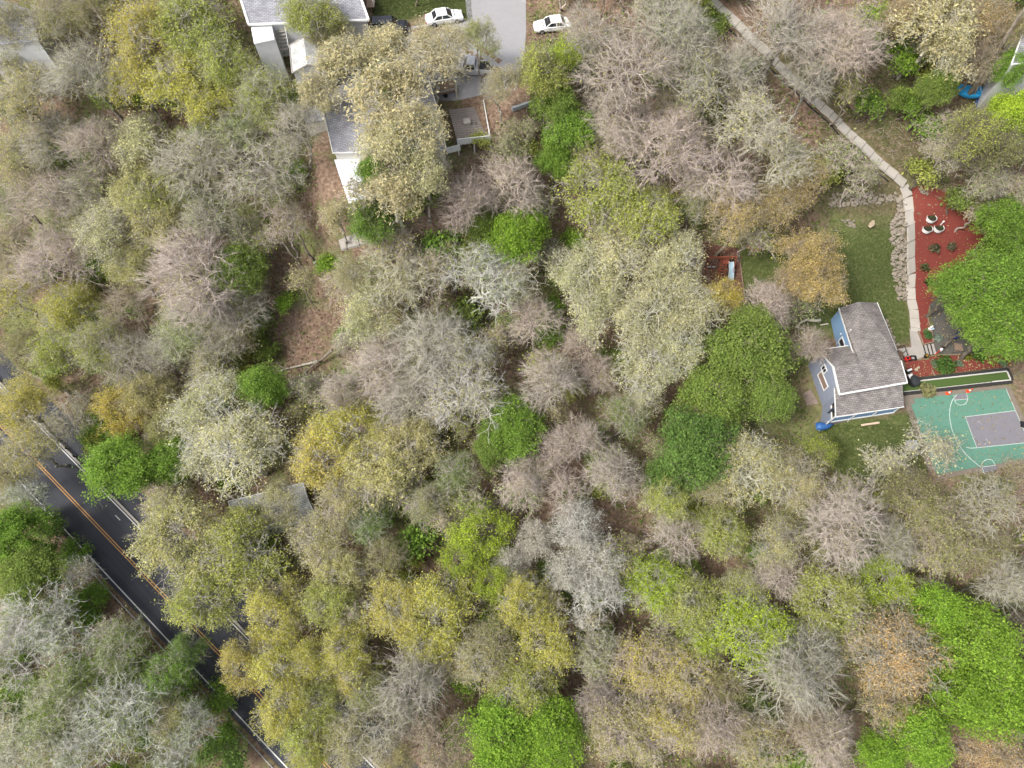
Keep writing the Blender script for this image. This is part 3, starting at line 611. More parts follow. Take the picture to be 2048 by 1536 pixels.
def leaves(c, size, r, out=None, elong=1.0, droop=0):
    n = len(c); nrm = r.normal(size=(n, 3)) * .75 + [0, 0, .75]
    if out is not None: nrm = nrm + out * .5
    nrm /= np.linalg.norm(nrm, axis=1)[:, None]
    t = r.normal(size=(n, 3)); t[:, 2] -= droop
    t -= nrm * (t * nrm).sum(1)[:, None]; t /= np.linalg.norm(t, axis=1)[:, None] + 1e-9; b = np.cross(nrm, t)
    s = (size * np.clip(np.exp(r.normal(size=n) * .38), .45, 2.1))[:, None]; w_ = s * .42 * r.uniform(.8, 1.2, n)[:, None]; l = s * elong * .6; up = nrm * s * .16
    v = np.stack([c - t * l, c + b * w_ + up, c + t * l, c - b * w_ + up], 1).reshape(-1, 3)
    i = np.arange(n)[:, None] * 4; f = np.concatenate([i + [0, 1, 2], i + [0, 2, 3]], 1).reshape(-1, 3)
    ph = r.uniform(0, 6, 3); q = .5 + .5 * np.sin(c[:, 0] * .9 + ph[0]) * np.sin(c[:, 1] * 1.05 + ph[1]) * np.sin(c[:, 2] * .8 + ph[2]); return v, f, np.repeat(r.random(n) * .6 + q * .4, 4)
z5b = lambda x, y: (1550 + x * .2432, 320 + y * .2432)
for n_, l_, xy, r_, h_, c_ in (
 ('shrub', 'grey green shrub on the red mulch just south of the white planter tubs', z5b(1300, 728), .85, .8, (.13, .13, .075)),
 ('shrub', 'grey green shrub on the red mulch, farther east of the two below the planter tubs', z5b(1440, 718), .75, .7, (.13, .13, .075)),
 ('shrub', 'small green shrub on the red mulch strip beside the path, overhung by the maple', z5b(1222, 890), .7, .7, (.10, .12, .05)),
 ('shrub', 'dark low shrub at the edge of the maple shade on the red mulch strip', z5b(1255, 1005), .7, .6, (.05, .075, .03)),
 ('shrub', 'large bright green mounded shrub in the lower red mulch bed', z6(820, 862), 1.75 / 1.1, 1.2, (.10, .19, .045)),
 ('shrub', 'pale silvery green shrub touching the large mounded shrub in the lower mulch bed', z6(672, 830), .62, .5, (.20, .27, .17)),
 ('shrub', 'pale silvery green shrub alone on the lower red mulch, east of the large mound', z6(1045, 832), .6, .5, (.20, .27, .17)),
 ('shrub', 'pale silvery green shrub at the far east end of the lower mulch bed', z6(1712, 825), .62, .5, (.20, .27, .17)),
 ('shrub', 'yellow green small shrub by the upper edge of the lower mulch bed', z6(1160, 718), .65, .6, (.24, .25, .05)),
 ('shrub', 'mid green spreading shrub at the upper edge of the lower mulch bed near the maple', z6(1345, 722), 1.0, .8, (.09, .17, .04)),
 ('shrub', 'green plant in the wooden framed bed beside the landing', z6(570, 400), .75, .5, (.07, .16, .05)),
 ('agave', 'pale grey green agave in a pot on the dark patio', z6(722, 440), .6, .5, (.25, .31, .25)),
 ('shrub', 'sprawling twiggy shrub with cream leaves over the timber of the turf lane', z6(560, 1240), 1.2, .7, (.26, .26, .12)),
 ('shrub', 'round low brown bush ring on the upper lawn above the stone wall', (1693, 356), 1.3, .7, (.10, .085, .05)),
 ('shrub', 'small orange red bush beside the play set clearing', (1508, 494), 1.15, .9, (.52, .13, .04)),
): plant_tuft(n_, l_, *xy, r_, h_, c_, n=int(260 * r_ * r_) + 40, sz=.2)
fr = wthing('raised_bed', 'wooden framed red mulch bed at the corner of landing and patio', 'raised bed', P(*z6(550, 430)))
cs = [z6(*p) for p in [(432, 325), (508, 528), (662, 490), (635, 320)]]
MB().slab([P(*p, .16) for p in cs], .2).build('mulch', M_mulch, fr)
for i in range(3): MB().beam(P(*cs[i], .24), P(*cs[i + 1], .24), .13, .26).build('frame_board', M_wood, fr)
MB().beam(P(*z6(570, 60), .2), P(*z6(605, 240), .2), .1, .2).build('frame_board', M_wood, fr)
MB().beam(P(*z6(725, 695), .2), P(*z6(1650, 657), .2), .12, .2); eb = MB().beam(P(*z6(725, 695), .22), P(*z6(1650, 659), .22), .13, .22).build('edging_board', M_wood); tag(eb, 'weathered timber edging board between patio and lower mulch bed', 'edging')
eb = MB().beam(P(*z6(640, 915), .22), P(*z6(690, 1010), .22), .1, .2).build('edging_board', M_wood); tag(eb, 'short timber edging across the lower mulch bed by the mounded shrub', 'edging')
for (x, y, l, s) in ((395, 915, 'tan rock lying on the mulch near the covered grill', .3), (428, 882, 'pinkish rock beside the tan rock on the mulch', .24)):
    o = link(bpy.data.objects.new('rock', SM[1].copy())); o.data.materials.clear(); o.data.materials.append(mat('tan_boulder', (.42, .34, .24))); o.location = P(*z6(x, y), .07); o.scale = (s, s, s); tag(o, l, 'rock')
gr = wthing('grill', 'black covered barbecue grill on the turf at the east wall of the blue house', 'grill', P(*z6(330, 1110)))
q = P(*z6(330, 1120), 0); MB().lathe(q, [(.5, .0), (.58, .5), (.62, .95), (.5, 1.15), (.15, 1.22)], 14, 1, 1.25).build('cover', mat('black_cover', (.025, .027, .03), .6), gr); MB().box(q + Vector((-.35, .55, .85)), (.6, .75, .06), .3).build('side_shelf', M_white, gr)
MB().box(q + Vector((-.35, .55, .4)), (.5, .6, .8), .3).build('cabinet', M_black, gr)
ch = wthing('hose_reel', 'black and white hose reel box against the house wall at the mulch bed', 'hose reel', P(*z6(265, 945)))
q = P(*z6(265, 945)); MB().box(q + Vector((0, 0, .3)), (.8, .45, .5), .4).build('case', M_black, ch); MB().box(q + Vector((0, 0, .57)), (.7, .25, .05), .4).build('lid', M_white, ch); MB().tube([q + Vector((-.1, -.3, .3)), q + Vector((.05, -.4, .3))], .22, 12).build('reel', M_dark, ch)
ch = wthing('garden_chair', 'blue folding chair on the patio under the edge of the maple', 'chair', P(*z6(970, 430)))
q = P(*z6(970, 430)); M_bl = mat('blue_fabric', (.02, .04, .14), .8); MB().box(q + Vector((0, 0, .45)), (.6, .6, .06), .4).build('seat', M_bl, ch); MB().box(q + Vector((.12, .3, .8)), (.6, .06, .6), .4).build('backrest', M_bl, ch)
for sx in (-1, 1):
    for sy in (-1, 1): MB().beam(q + Vector((sx * .25, sy * .25, 0)), q + Vector((sx * .25, sy * .25, .43)), .04, .04).build('leg', M_black, ch)
ch = wthing('garden_bench', 'weathered slatted wooden table on the patio near the lower mulch bed', 'table', P(*z6(1015, 595)))
q = P(*z6(1015, 595)); an = -.12
for k in range(6): MB().box(q + Matrix.Rotation(an, 3, 'Z') @ Vector((-.45 + k * .18, 0, .5)), (.14, .95, .04), an).build('slat', M_wood, ch)
for sx in (-1, 1):
    for sy in (-1, 1): MB().box(q + Vector((sx * .42, sy * .38, .24)), (.07, .07, .48), an).build('leg', M_wood, ch)
    MB().box(q + Matrix.Rotation(an, 3, 'Z') @ Vector((0, sx * .5, .5)), (1.1, .06, .06), an).build('frame_rail', M_wood, ch)
ch = wthing('post_lamp', 'red post lamp with white globes beside the stone steps', 'lamp', P(*z6(690, 680)))  # lamp on a red post, modelled without a light source
q = P(*z6(690, 680)); t_ = P(*z6(775, 615), 1.3); MB().tube([q, q + Vector((0, 0, 1.4))], .07, 8).build('post', mat('red_paint', (.5, .02, .02)), ch)
for dz, rr in ((1.5, .2), (1.15, .12)): MB().lathe(q + Vector((.12 * (dz < 1.4), 0, dz)), [(.02, -rr), (rr * .7, -rr * .7), (rr, 0), (rr * .7, rr * .7), (.02, rr)], 10).build('globe', M_white, ch)
ch = wthing('white_statue', 'small white garden figure at the north end of the framed bed', 'garden figure', P(*z6(600, 290)))
q = P(*z6(600, 290)); MB().lathe(q, [(.18, 0), (.2, .1), (.12, .3), (.16, .55), (.08, .7), (.12, .8), (.02, .92)], 10).build('body', M_white, ch); MB().box(q + Vector((.3, -.05, .12)), (.5, .3, .22), .3).build('basin', mat('pale_blue', (.45, .5, .6)), ch)
ub = wthing('utility_box', 'weathered grey utility box at the west edge of the sport court', 'utility box', P(*z1(1095, 1265)))  # grey utility box, built as a block with a cap
q = P(*z1(1095, 1265)); MB().box(q + Vector((0, 0, .3)), (1.2, 1.1, .6), .1).build('base', M_conc, ub); MB().box(q + Vector((0, 0, .62)), (1.3, 1.2, .07), .1).build('cap', mat('grey_cap', (.3, .3, .3), .8), ub)
def cone(px, py, label):
    t = thing('traffic_cone', label, 'traffic cone', P(px, py)); MB().box((0, 0, .02), (.42, .42, .04)).build('base', mat('cone_orange', (.72, .07, .02), .5), t)
    MB().lathe((0, 0, 0), [(.17, .04), (.11, .36)], 14).build('lower_sleeve', mat('cone_orange', (.72, .07, .02)), t); MB().lathe((0, 0, 0), [(.112, .36), (.075, .56)], 14).build('reflective_collar', M_white, t); MB().lathe((0, 0, 0), [(.075, .56), (.03, .78)], 14).build('tip', mat('cone_orange', (.72, .07, .02)), t)
    for o in t.children: pass
    t.scale = (1.25,) * 3
cone(*z1(1395, 840), 'orange traffic cone nearer the blue house, on the north edge of the sport court'); cone(*z1(1560, 822), 'orange traffic cone farther from the blue house, on the north edge of the sport court')
bh = wthing('basketball_hoop', 'black portable basketball hoop at the east sideline of the sport court', 'basketball hoop', P(*z1(1965, 1095)))
q = P(*z1(1985, 1100)); MB().box(q + Vector((.6, .1, .12)), (1.2, .8, .24), -.2).build('base', M_black, bh); MB().tube([q + Vector((.5, .1, .2)), q + Vector((.35, .1, 2.9))], .06, 8).build('pole', M_black, bh)
MB().box(q + Vector((-.15, 0, 3.0)), (.05, 1.4, .9), -.1).build('backboard', mat('smoke_board', (.12, .12, .13), .3), bh); MB().tube([q + Vector((.35, .1, 2.8)), q + Vector((-.1, 0, 2.95))], .05, 6).build('arm', M_black, bh)
MB().tube([q + Vector((-.42 + .23 * math.cos(a * .524), .23 * math.sin(a * .524), 2.75)) for a in range(13)], .02, 5).build('rim', mat('cone_orange', (.72, .07, .02)), bh)
# swing set
sw = wthing('play_set', 'red stained wooden swing set with ladder and pale blue slide in a mulch clearing', 'swing set', P(1450, 530))
z4 = lambda x, y, h=0: P(1350 + x * .1465, 420 + y * .1465, h)
sheet('play_mulch', [(1350 + x * .1465, 420 + y * .1465) for x, y in [(370, 430), (860, 520), (940, 1150), (840, 1170), (500, 950), (400, 640)]], mat('brown_mulch', (.15, .075, .055), .95, 1.5, 8, (.07, .03, .024), .8, 25), .04, .6, kind='structure'); EXCL.append([(1395, 480), (1480, 490), (1495, 600), (1420, 580)])
MB().beam(z4(450, 650, 2.3), z4(850, 640, 2.3), .14, .16).build('top_beam', M_redwood, sw)
for x in (460, 640, 840):
    for s in (-1, 1): MB().beam(z4(x, 650, 2.25), z4(x, 650, 2.25) + Vector((0, s * 1.1, -2.3)), .1, .1).build('leg', M_redwood, sw)
dk = z4(690, 690, 1.3); MB().box(dk, (1.0, 1.1, .1)).build('platform', M_redwood, sw)
for s in (-1, 1): MB().beam(dk + Vector((s * .45, -.5, 0)) + Vector((-.35, 0, 0)), dk + Vector((s * .3 - .35, -1.9, -1.35)), .07, .1).build('ladder_side', M_redwood, sw)
for i in range(5): f = .12 + i * .19; MB().box(dk + Vector((-.35, -.5 - 1.4 * f, -1.35 * f)), (.75, .12, .06)).build('rung', M_redwood, sw)
a = z4(765, 710, 1.35); c = z4(760, 965, .3); d = (c - a)
M_sl = mat('pale_blue_plastic', (.34, .48, .56), .4)
for f0, f1 in ((0, .45), (.45, .85), (.85, 1)):
    p0 = a.lerp(c, f0); p1 = a.lerp(c, f1); p0.z += .25 * math.sin(f0 * 3.1); p1.z += .25 * math.sin(f1 * 3.1); MB().beam(p0, p1, .6, .05).build('slide', M_sl, sw)
    for s in (-1, 1): MB().beam(p0 + Vector((s * .31, 0, .1)), p1 + Vector((s * .31, 0, .1)), .05, .16).build('slide_edge', mat('light_plastic', (.55, .62, .66), .4), sw)
for x in (510, 575):
    t0 = z4(x, 650, 2.25); se = t0 + Vector((0, -.25, -1.8))
    for s in (-.2, .2): MB().tube([t0 + Vector((s, 0, 0)), se + Vector((s, 0, 0))], .012, 4).build('chain', M_metal, sw)
    MB().box(se, (.5, .2, .04)).build('swing_seat', M_metal, sw)
mt = MB().slab([z4(620, 850, .1), z4(700, 850, .1), z4(710, 940, .1), z4(625, 940, .1)][::-1], .08).build('rubber_mat', M_black); tag(mt, 'dark rubber mat at the foot of the play set ladder', 'mat')
for a, c in (((870, 560), (945, 1150)), ((945, 1155), (830, 1165))): tag(MB().beam(z4(*a, .12), z4(*c, .12), .12, .18).build('edging_board', M_wood), 'timber edging board along the %s side of the play set mulch' % ('east' if a[0] == 870 else 'south'), 'edging')
# upper slope: wooden platform with green box
z4b = lambda x, y: (1600 + x * .21875, y * .21875)
pf = wthing('wooden_platform', 'small weathered wooden platform on the grassy slope beside the path', 'platform', P(*z4b(520, 960)))
a, b_, c, d = [P(*z4b(*p), .3) for p in [(425, 930), (535, 880), (610, 975), (515, 1040)]]
for k in range(5):
    f0, f1 = k / 5 + .01, (k + 1) / 5 - .01; MB().slab([a.lerp(b_, f0), d.lerp(c, f0), d.lerp(c, f1), a.lerp(b_, f1)], .08).build('plank', M_wood, pf)
bx = wthing('storage_box', 'dark green garden box standing on the wooden platform by the path', 'box', P(*z4b(585, 975)))
q = P(*z4b(585, 980), .3); MB().box(q + Vector((0, 0, .35)), (.85, .7, .7), -.5).build('body', mat('green_plastic', (.06, .09, .07), .6), bx); MB().box(q + Vector((0, 0, .74)), (.95, .8, .08), -.5).build('lid', mat('green_lid', (.11, .15, .125), .6), bx)
tb = wthing('paddling_pool', 'bright blue paddling pool covered with a blue sheet beneath the eastern trees', 'paddling pool', P(1942, 182))
q = P(1942, 184); MB().lathe(q, [(1.9, 0), (2.0, .3), (1.95, .5), (1.8, .55), (1.7, .5)], 24, 1, .62).build('wall', mat('bright_blue', (.04, .38, .72), .4, 1, 2, (.03, .28, .58)), tb); MB().lathe(q, [(1.72, .3), (1.72, .42), (.05, .46)], 24, 1, .62).build('cover', mat('sky_blue_sheet', (.06, .42, .8), .35), tb)
tb = wthing('tarp', 'dark blue crumpled tarp south of the bright blue paddling pool', 'tarp', P(1958, 210)); q = P(1960, 208)
MB().lathe(q, [(.9, 0), (.8, .4), (.45, .75), (.1, .8)], 9, .8, 1.1).build('sheet', mat('dark_blue_sheet', (.05, .09, .3), .5), tb)
ml = MB().box(P(630, 528, .4), (.35, .3, .8), .2).build('marker_post', M_metal); tag(ml, 'small white utility marker post on the leaf covered slope near two dark trunks', 'marker')

# ------------------------------------------------------------------ other houses
M_roofg = shingle('pale_grey_shingles', (.31, .31, .33), (.25, .25, .27), -.1); M_cream = mat('cream_wall', (.55, .53, .47), .8); M_ws = mat('white_siding', (.62, .62, .62), .7, .6, 1, (.55, .55, .55))
def hpts(ps, z): return [PZ(x, y, z + h) for x, y, h in ps]
# house at the top edge
ha = wthing('white_house', 'white sided house with pale grey roof at the top edge beside the golden tree', 'house', PZ(600, 20, TZ))
zA = float(hz(PZ(560, 60, TZ).x, PZ(560, 60, TZ).y)); 
S0, S1 = PZ(*z5(235, 203), zA + 3.6), PZ(*z5(1218, 165), zA + 3.6); N0 = PZ(455, -95, zA + 3.6); N1 = N0 + (S1 - S0); R0_, R1_ = (S0 + N0) / 2 + Vector((0, 0, 1.6)), (S1 + N1) / 2 + Vector((0, 0, 1.6))
MB().slab([S0, S1, R1_, R0_], .14).build('roof', M_roofg, ha); MB().slab([R0_, R1_, N1, N0], .14).build('roof', M_roofg, ha)
bl = inset([S0, S1, N1, N0], .35); MB().prism([Vector((p.x, p.y, zA + 3.5)) for p in bl], [Vector((p.x, p.y, zA - 3)) for p in bl]).build('wall', M_ws, ha)
for a, c in ((S0, R0_), (R0_, N0), (S1, R1_), (S0, S1)): MB().beam(a + Vector((0, 0, .01)), c + Vector((0, 0, .01)), .3, .2).build('trim_board', M_white, ha)
# porch wing
w0, w1 = S0 + Vector((.2, -.1, -.3)), PZ(*z5(420, 190), zA + 3.3); dv = Vector((.9, -3.1, 0))
MB().slab([w0, w0 + dv, w1 + dv, w1], .15).build('porch_roof', M_ws, ha)
MB().prism([w0 + dv + Vector((0, .15, -.15)), w1 + dv + Vector((0, .15, -.15)), w1 + Vector((0, 0, -.15)), w0 + Vector((0, 0, -.15))], [Vector((q.x, q.y, zA - 3)) for q in (w0 + dv + Vector((0, .15, 0)), w1 + dv + Vector((0, .15, 0)), w1, w0)]).build('wall', M_ws, ha)
st_ = w1 + Vector((.3, -.4, -.9))
for k in range(6): MB().box(st_ + Vector((.7 + .04 * k, -.32 * k, -.28 * k)), (1.2, .3, .08), .1).build('stair_tread', M_conc, ha)
MB().beam(st_ + Vector((1.5, .1, .9)), st_ + Vector((1.8, -2.0, -.9)), .08, .08).build('handrail', M_white, ha)
for k in range(4):
    x = S1 - Vector((.2, 0, 0)); 
dk = PZ(738, 8, zA + 2.2); MB().box(dk + Vector((.2, .6, 0)), (1.1, 2.6, .12), .05).build('balcony_floor', M_wood, ha)
for k in range(7): MB().box(dk + Vector((.72, -.6 + .4 * k, .5)), (.05, .05, 1), .05).build('baluster', M_white, ha)
MB().box(dk + Vector((.72, .6, 1.02)), (.07, 2.6, .07), 0).build('top_rail', M_white, ha)
def gable(name, label, quad, z, he, hr, mroof, mwall, base=-3, trimm=None, axis=0, over=.3):
    t = wthing(name, label, 'shed' if 'shed' in name else 'house', PZ(sum(q[0] for q in quad) / 4, sum(q[1] for q in quad) / 4, z))
    c = [PZ(x, y, z + he) for x, y in quad]
    if axis: c = c[1:] + c[:1]
    ra, rb = (c[0] + c[3]) / 2 + Vector((0, 0, hr)), (c[1] + c[2]) / 2 + Vector((0, 0, hr))
    MB().slab([c[0], ra, rb, c[1]][::-1], .12).build('roof', mroof, t); MB().slab([ra, c[3], c[2], rb][::-1], .12).build('roof', mroof, t)
    bl = inset(c, over); gp = [Vector((p.x, p.y, z + he - .06)) for p in bl]
    MB().prism(gp, [Vector((p.x, p.y, z + base)) for p in bl]).add([gp[0], gp[3], (gp[0] + gp[3]) / 2 + Vector((0, 0, hr * .9)), gp[1], gp[2], (gp[1] + gp[2]) / 2 + Vector((0, 0, hr * .9))], [(0, 1, 2), (3, 5, 4)]).build('wall', mwall, t)
    if trimm:
        for a, e in ((c[0], ra), (ra, c[3]), (c[1], rb), (rb, c[2]), (c[0], c[1]), (c[3], c[2])): MB().beam(a + Vector((0, 0, .02)), e + Vector((0, 0, .02)), .12, .16).build('trim_board', trimm, t)
    return t, c
M_pale = shingle('weathered_pale_shingles', (.50, .50, .48), (.42, .42, .41), .3)
gable('garden_shed', 'small shed with weathered pale roof between the white house and the grey driveway', [z5(570, 375), z5(830, 335), z5(870, 560), z5(590, 600)], zA, 2.4, .9, M_pale, M_ws, axis=1, trimm=M_conc)
zB = 30.5
hb, cb = gable('grey_roofed_house', 'long grey roofed house mostly hidden under the tan flowering tree', [z5(805, 670), (850, 132), (893, 300), z5(925, 1255)], zB, 3.1, 1.3, shingle('slate_grey_shingles', (.34, .34, .365), (.27, .27, .295), -.2), M_cream, base=-5, trimm=M_white)
lw = [z2(*p) for p in [(200, 935), (345, 905), (405, 1150), (285, 1190)]]; zw = zB + 1.7; lp = [PZ(*p, zw) for p in lw]
MB().slab(lp, .15).build('flat_roof', mat('white_membrane', (.72, .74, .80), .7), hb); ip = inset(lp, .2); MB().prism([Vector((p.x, p.y, zw - .16)) for p in ip], [Vector((p.x, p.y, zw - 6)) for p in ip]).build('wall', M_cream, hb)
lw = [z2(*p) for p in [(10, 570), (108, 545), (150, 700), (30, 725)]]; lp = [PZ(*p, zB + 2.0) for p in lw]; MB().slab(lp, .15).build('side_roof', M_roofg, hb); ip = inset(lp, .2); MB().prism([Vector((p.x, p.y, zB + 1.88)) for p in ip], [Vector((p.x, p.y, zB - 5)) for p in ip]).build('wall', M_cream, hb)
for i in range(4):
    f = .15 + i * .22; a = inset(cb, .3); q = a[3].lerp(a[0], f); u = (a[0] - a[3]).normalized(); q.z = zB + 1.5; MB().box(q, (.12, 1.3, 1.2), math.atan2(u.y, u.x) - math.pi / 2).build('window', M_white, hb)
# deck
zD = float(hz(*P(945, 255).xy)) - 1.0; dq = [z2(*p) for p in [(870, 640), (1075, 620), (1112, 830), (925, 850)]]; dk = [PZ(*p, zD + 1.8) for p in dq]
dt = wthing('deck', 'raised wooden deck with white railing behind the tan flowering tree', 'deck', PZ(*z2(1000, 740), zD))
for k in range(16):
    f0, f1 = k / 16 + .004, (k + 1) / 16 - .004; MB().slab([dk[0].lerp(dk[3], f0), dk[0].lerp(dk[3], f1), dk[1].lerp(dk[2], f1), dk[1].lerp(dk[2], f0)], .06).build('deck_board', mat('grey_deck_board', (.24, .21, .19), .9, 1, 3), dt)
U = Vector((0, 0, 1.05))
for a, c, n_ in ((dk[1], dk[2], 9), (dk[3], dk[2], 9)):
    MB().beam(a + U, c + U, .12, .08).build('top_rail', M_white, dt)
    for i in range(n_ + 1): q = a.lerp(c, i / n_); MB().box(q + U / 2, (.1, .1, 1.05)).build('baluster', M_white, dt)
a, c = dk[3], dk[2]; MB().prism([a + U * .95, c + U * .95, c + U * .95 + Vector((0, .05, 0)), a + U * .95 + Vector((0, .05, 0))], [a + U * .1, c + U * .1, c + U * .1 + Vector((0, .05, 0)), a + U * .1 + Vector((0, .05, 0))]).build('privacy_panel', M_white, dt)
a2 = PZ(*z2(860, 900), zD + 1.6); c2 = PZ(*z2(940, 880), zD + 1.6); MB().prism([a2 + U, c2 + U, c2 + U + Vector((0, .05, 0)), a2 + U + Vector((0, .05, 0))], [a2, c2, c2 + Vector((0, .05, 0)), a2 + Vector((0, .05, 0))]).build('privacy_panel', M_white, dt)
for q in (dk[2], dk[3], dk[3].lerp(dk[2], .5), dk[1]): MB().box(Vector((q.x, q.y, zD - .2)), (.16, .16, 6)).build('post', M_white, dt)
tag(MB().box(dk[0].lerp(dk[2], .45) + Vector((0, 0, .25)), (.9, .9, .5), .2).build('storage_bench', M_conc), 'pale grey square bench on the raised deck', 'bench')
# concrete retaining block on the slope
cw = wthing('retaining_wall', 'grey concrete retaining ledge on the wooded slope below the hidden house', 'retaining wall', P(*z2(340, 1410)))
for ps, h in (([(225, 1405), (330, 1360), (345, 1430), (240, 1460)], .5), ([(330, 1362), (470, 1365), (480, 1385), (350, 1430)], .45)): MB().slab([P(*z2(*p), h) for p in ps][::-1], .9).build('block', M_conc, cw)
lw = wthing('low_wall', 'long low grey kerb wall at the lower end of the pale driveway', 'low wall', P(1060, 205)); a, c = P(*z2(1240, 640), .5), P(*z2(1460, 562), .5)
for k in range(4): MB().beam(a.lerp(c, k / 4 + .004), a.lerp(c, (k + 1) / 4 - .004), .35, .5).build('block', mat('grey_block', (.34, .36, .37), .9, 1, 2), lw)
# house by the road
zR = float(hz(*P(540, 1040).xy)) 
hl, cl = gable('roadside_house', 'pale grey house half hidden under the trees by the road', [(457, 1003), (606, 966), (634, 1038), (486, 1068)], zR, 3.6, 1.1, shingle('grey_green_shingles', (.44, .45, .45), (.37, .38, .38), -.25), mat('pale_green_siding', (.42, .46, .42), .8), trimm=M_ws)
bl = inset(cl, .3); u = (bl[2] - bl[3]).normalized()
for f in (.35, .62, .85): q = bl[3].lerp(bl[2], f); q.z = zR + 2.3; MB().box(q, (1.1, .14, .5), math.atan2(u.y, u.x)).build('window', M_white, hl); MB().box(q, (.9, .18, .36), math.atan2(u.y, u.x)).build('pane', M_glass, hl)
# corner houses
zC = float(hz(*P(40, 50).xy))
gable('corner_house', 'pale roofed house in the top corner behind the khaki budding trees', [(-60, -20), (72, 22), (78, 82), (-50, 92)], zC, 4, 1.2, M_roofg, M_ws)
zC = float(hz(*P(2040, 100).xy))
gable('eastern_house', 'pale grey house at the top right corner beside the leaning trunk', [(2048, 20), (2198, -10), (2208, 100), (2022, 130)], zC, 4, 1.2, M_roofg, M_ws, trimm=M_white)
pt = MB().lathe(P(120, 70, 0), [(.9, .5), (.95, .6), (.1, .65)], 16); pt.tube([P(120, 70, 0), P(120, 70, .5)], .1, 8); tag(pt.build('garden_table', M_white), 'small white round garden table near the corner house', 'table')

# ------------------------------------------------------------------ vehicles
M_tyre = mat('tyre', (.02, .02, .02), .9); M_rim = mat('rim', (.4, .4, .42), .35, metal=.7); M_glassd = mat('car_glass', (.02, .025, .03), .06, spec=.8); M_lamp = mat('lamp_lens', (.7, .7, .7), .15); M_red = mat('red_lens', (.4, .02, .02), .3)
def vehicle(name, label, cat, pa, pb, paint, kind='sedan', L=5.0, W=1.95, h=0):
    a, c = P(*pa), P(*pb); m = (a + c) / 2; d = c - a; t = thing(name, label, cat, (m.x, m.y, float(hz(m.x, m.y)) + h), math.atan2(d.y, d.x))
    prof = {'sedan': [(-1, .55, .72), (-.97, .8, .9), (-.7, .95, 1), (-.3, .97, 1), (.35, .97, 1), (.75, .85, .97), (.95, .7, .88), (1, .5, .7)],
            'suv': [(-1, .6, .8), (-.98, 1.05, .95), (-.6, 1.08, 1), (.4, 1.08, 1), (.8, .98, .97), (.96, .85, .9), (1, .55, .75)],
            'pickup': [(-1, .6, .9), (-.99, 1.0, .98), (-.2, 1.02, 1), (.45, 1.04, 1), (.85, .97, .97), (.97, .85, .92), (1, .55, .8)]}[kind]
    hb = .28; rings = []
    for x, z, w_ in prof:
        X = x * L / 2; Wd_ = w_ * W / 2; rings.append([(X, -Wd_ * .93, hb), (X, -Wd_, hb + .2), (X, -Wd_ * .98, z - .08), (X, -Wd_ * .86, z), (X, Wd_ * .86, z), (X, Wd_ * .98, z - .08), (X, Wd_, hb + .2), (X, Wd_ * .93, hb)])
    k = 8; mb = MB(); mb.add([v for r in rings for v in r], [(i * k + j, i * k + (j + 1) % k, (i + 1) * k + (j + 1) % k, (i + 1) * k + j) for i in range(len(rings) - 1) for j in range(k)] + [tuple(range(k))[::-1], tuple((len(rings) - 1) * k + j for j in range(k))]); mb.build('body', paint, t)
    zb = prof[3][1] - .02
    cx = {'sedan': (-.62, -.38, .12, .42), 'suv': (-.93, -.82, .16, .42), 'pickup': (-.12, -.06, .26, .48)}[kind]; H = 1.45 if kind == 'sedan' else 1.75
    b0, b1, t1, t0 = [q * L / 2 for q in (cx[0], cx[1], cx[2], cx[3])]; wb, wt = W / 2 * .9, W / 2 * .72
    bs = [(b0, -wb, zb), (t0, -wb, zb), (t0, wb, zb), (b0, wb, zb)]; ts = [(b1, -wt, H), (t1, -wt, H), (t1, wt, H), (b1, wt, H)]
    MB().prism(ts, bs).build('windows', M_glassd, t)
    e = .05; MB().prism([(b1 - e, -wt - e, H + .05), (t1 + e, -wt - e, H + .05), (t1 + e, wt + e, H + .05), (b1 - e, wt + e, H + .05)], [(b1 - .1, -wt - .09, H - .04), (t1 + .1, -wt - .09, H - .04), (t1 + .1, wt + .09, H - .04), (b1 - .1, wt + .09, H - .04)]).build('roof_panel', paint, t)
    for s in (-1, 1):
        pl = MB(); pl.beam((t1, s * wt, H), (t0, s * wb, zb), .09, .09); pl.beam((b1, s * wt, H), (b0, s * wb, zb), .14, .12); mid = (b1 + t1) / 2; pl.beam((mid, s * wt, H), (mid, s * wb * 1.0, zb), .1, .08); pl.build('pillar', paint, t)
        MB().box((t0 - .35, s * (W / 2 + .08), zb + .05), (.16, .2, .13)).build('mirror', paint, t); MB().box((L / 2 * .95, s * W * .33, prof[-1][1] + .15), (.14, .38, .14)).build('headlight', M_lamp, t); MB().box((-L / 2 * .985, s * W * .37, prof[1][1] - .15), (.1, .3, .16)).build('taillight', M_red, t)
        for x in (-.6, .62):
            wh = MB(); wh.tube([(x * L / 2, s * (W / 2 - .2), .34), (x * L / 2, s * (W / 2 + .01), .34)], .34, 16); o = wh.build('wheel', M_tyre, t); MB().tube([(x * L / 2, s * (W / 2 + .0), .34), (x * L / 2, s * (W / 2 + .03), .34)], .2, 12).build('rim', M_rim, o)
    MB().box((t0 * .98 + .35, 0, zb + .02), (.06, W * .7, .02)).build('wiper', M_black, t)
    if kind == 'pickup':
        MB().box((-L * .3, 0, 1.035), (L * .34, W * .74, .012)).build('bed_liner', M_black, t)
        for s in (-1, 1): MB().box((-L * .3, s * W * .43, 1.06), (L * .36, .1, .07)).build('bed_rail', paint, t)
    return t
M_wp = mat('white_car_paint', (.78, .78, .78), .25, spec=.6); M_sp = mat('silver_car_paint', (.50, .50, .52), .3, metal=.3, spec=.6); M_bp = mat('black_car_paint', (.02, .022, .03), .2, spec=.7)
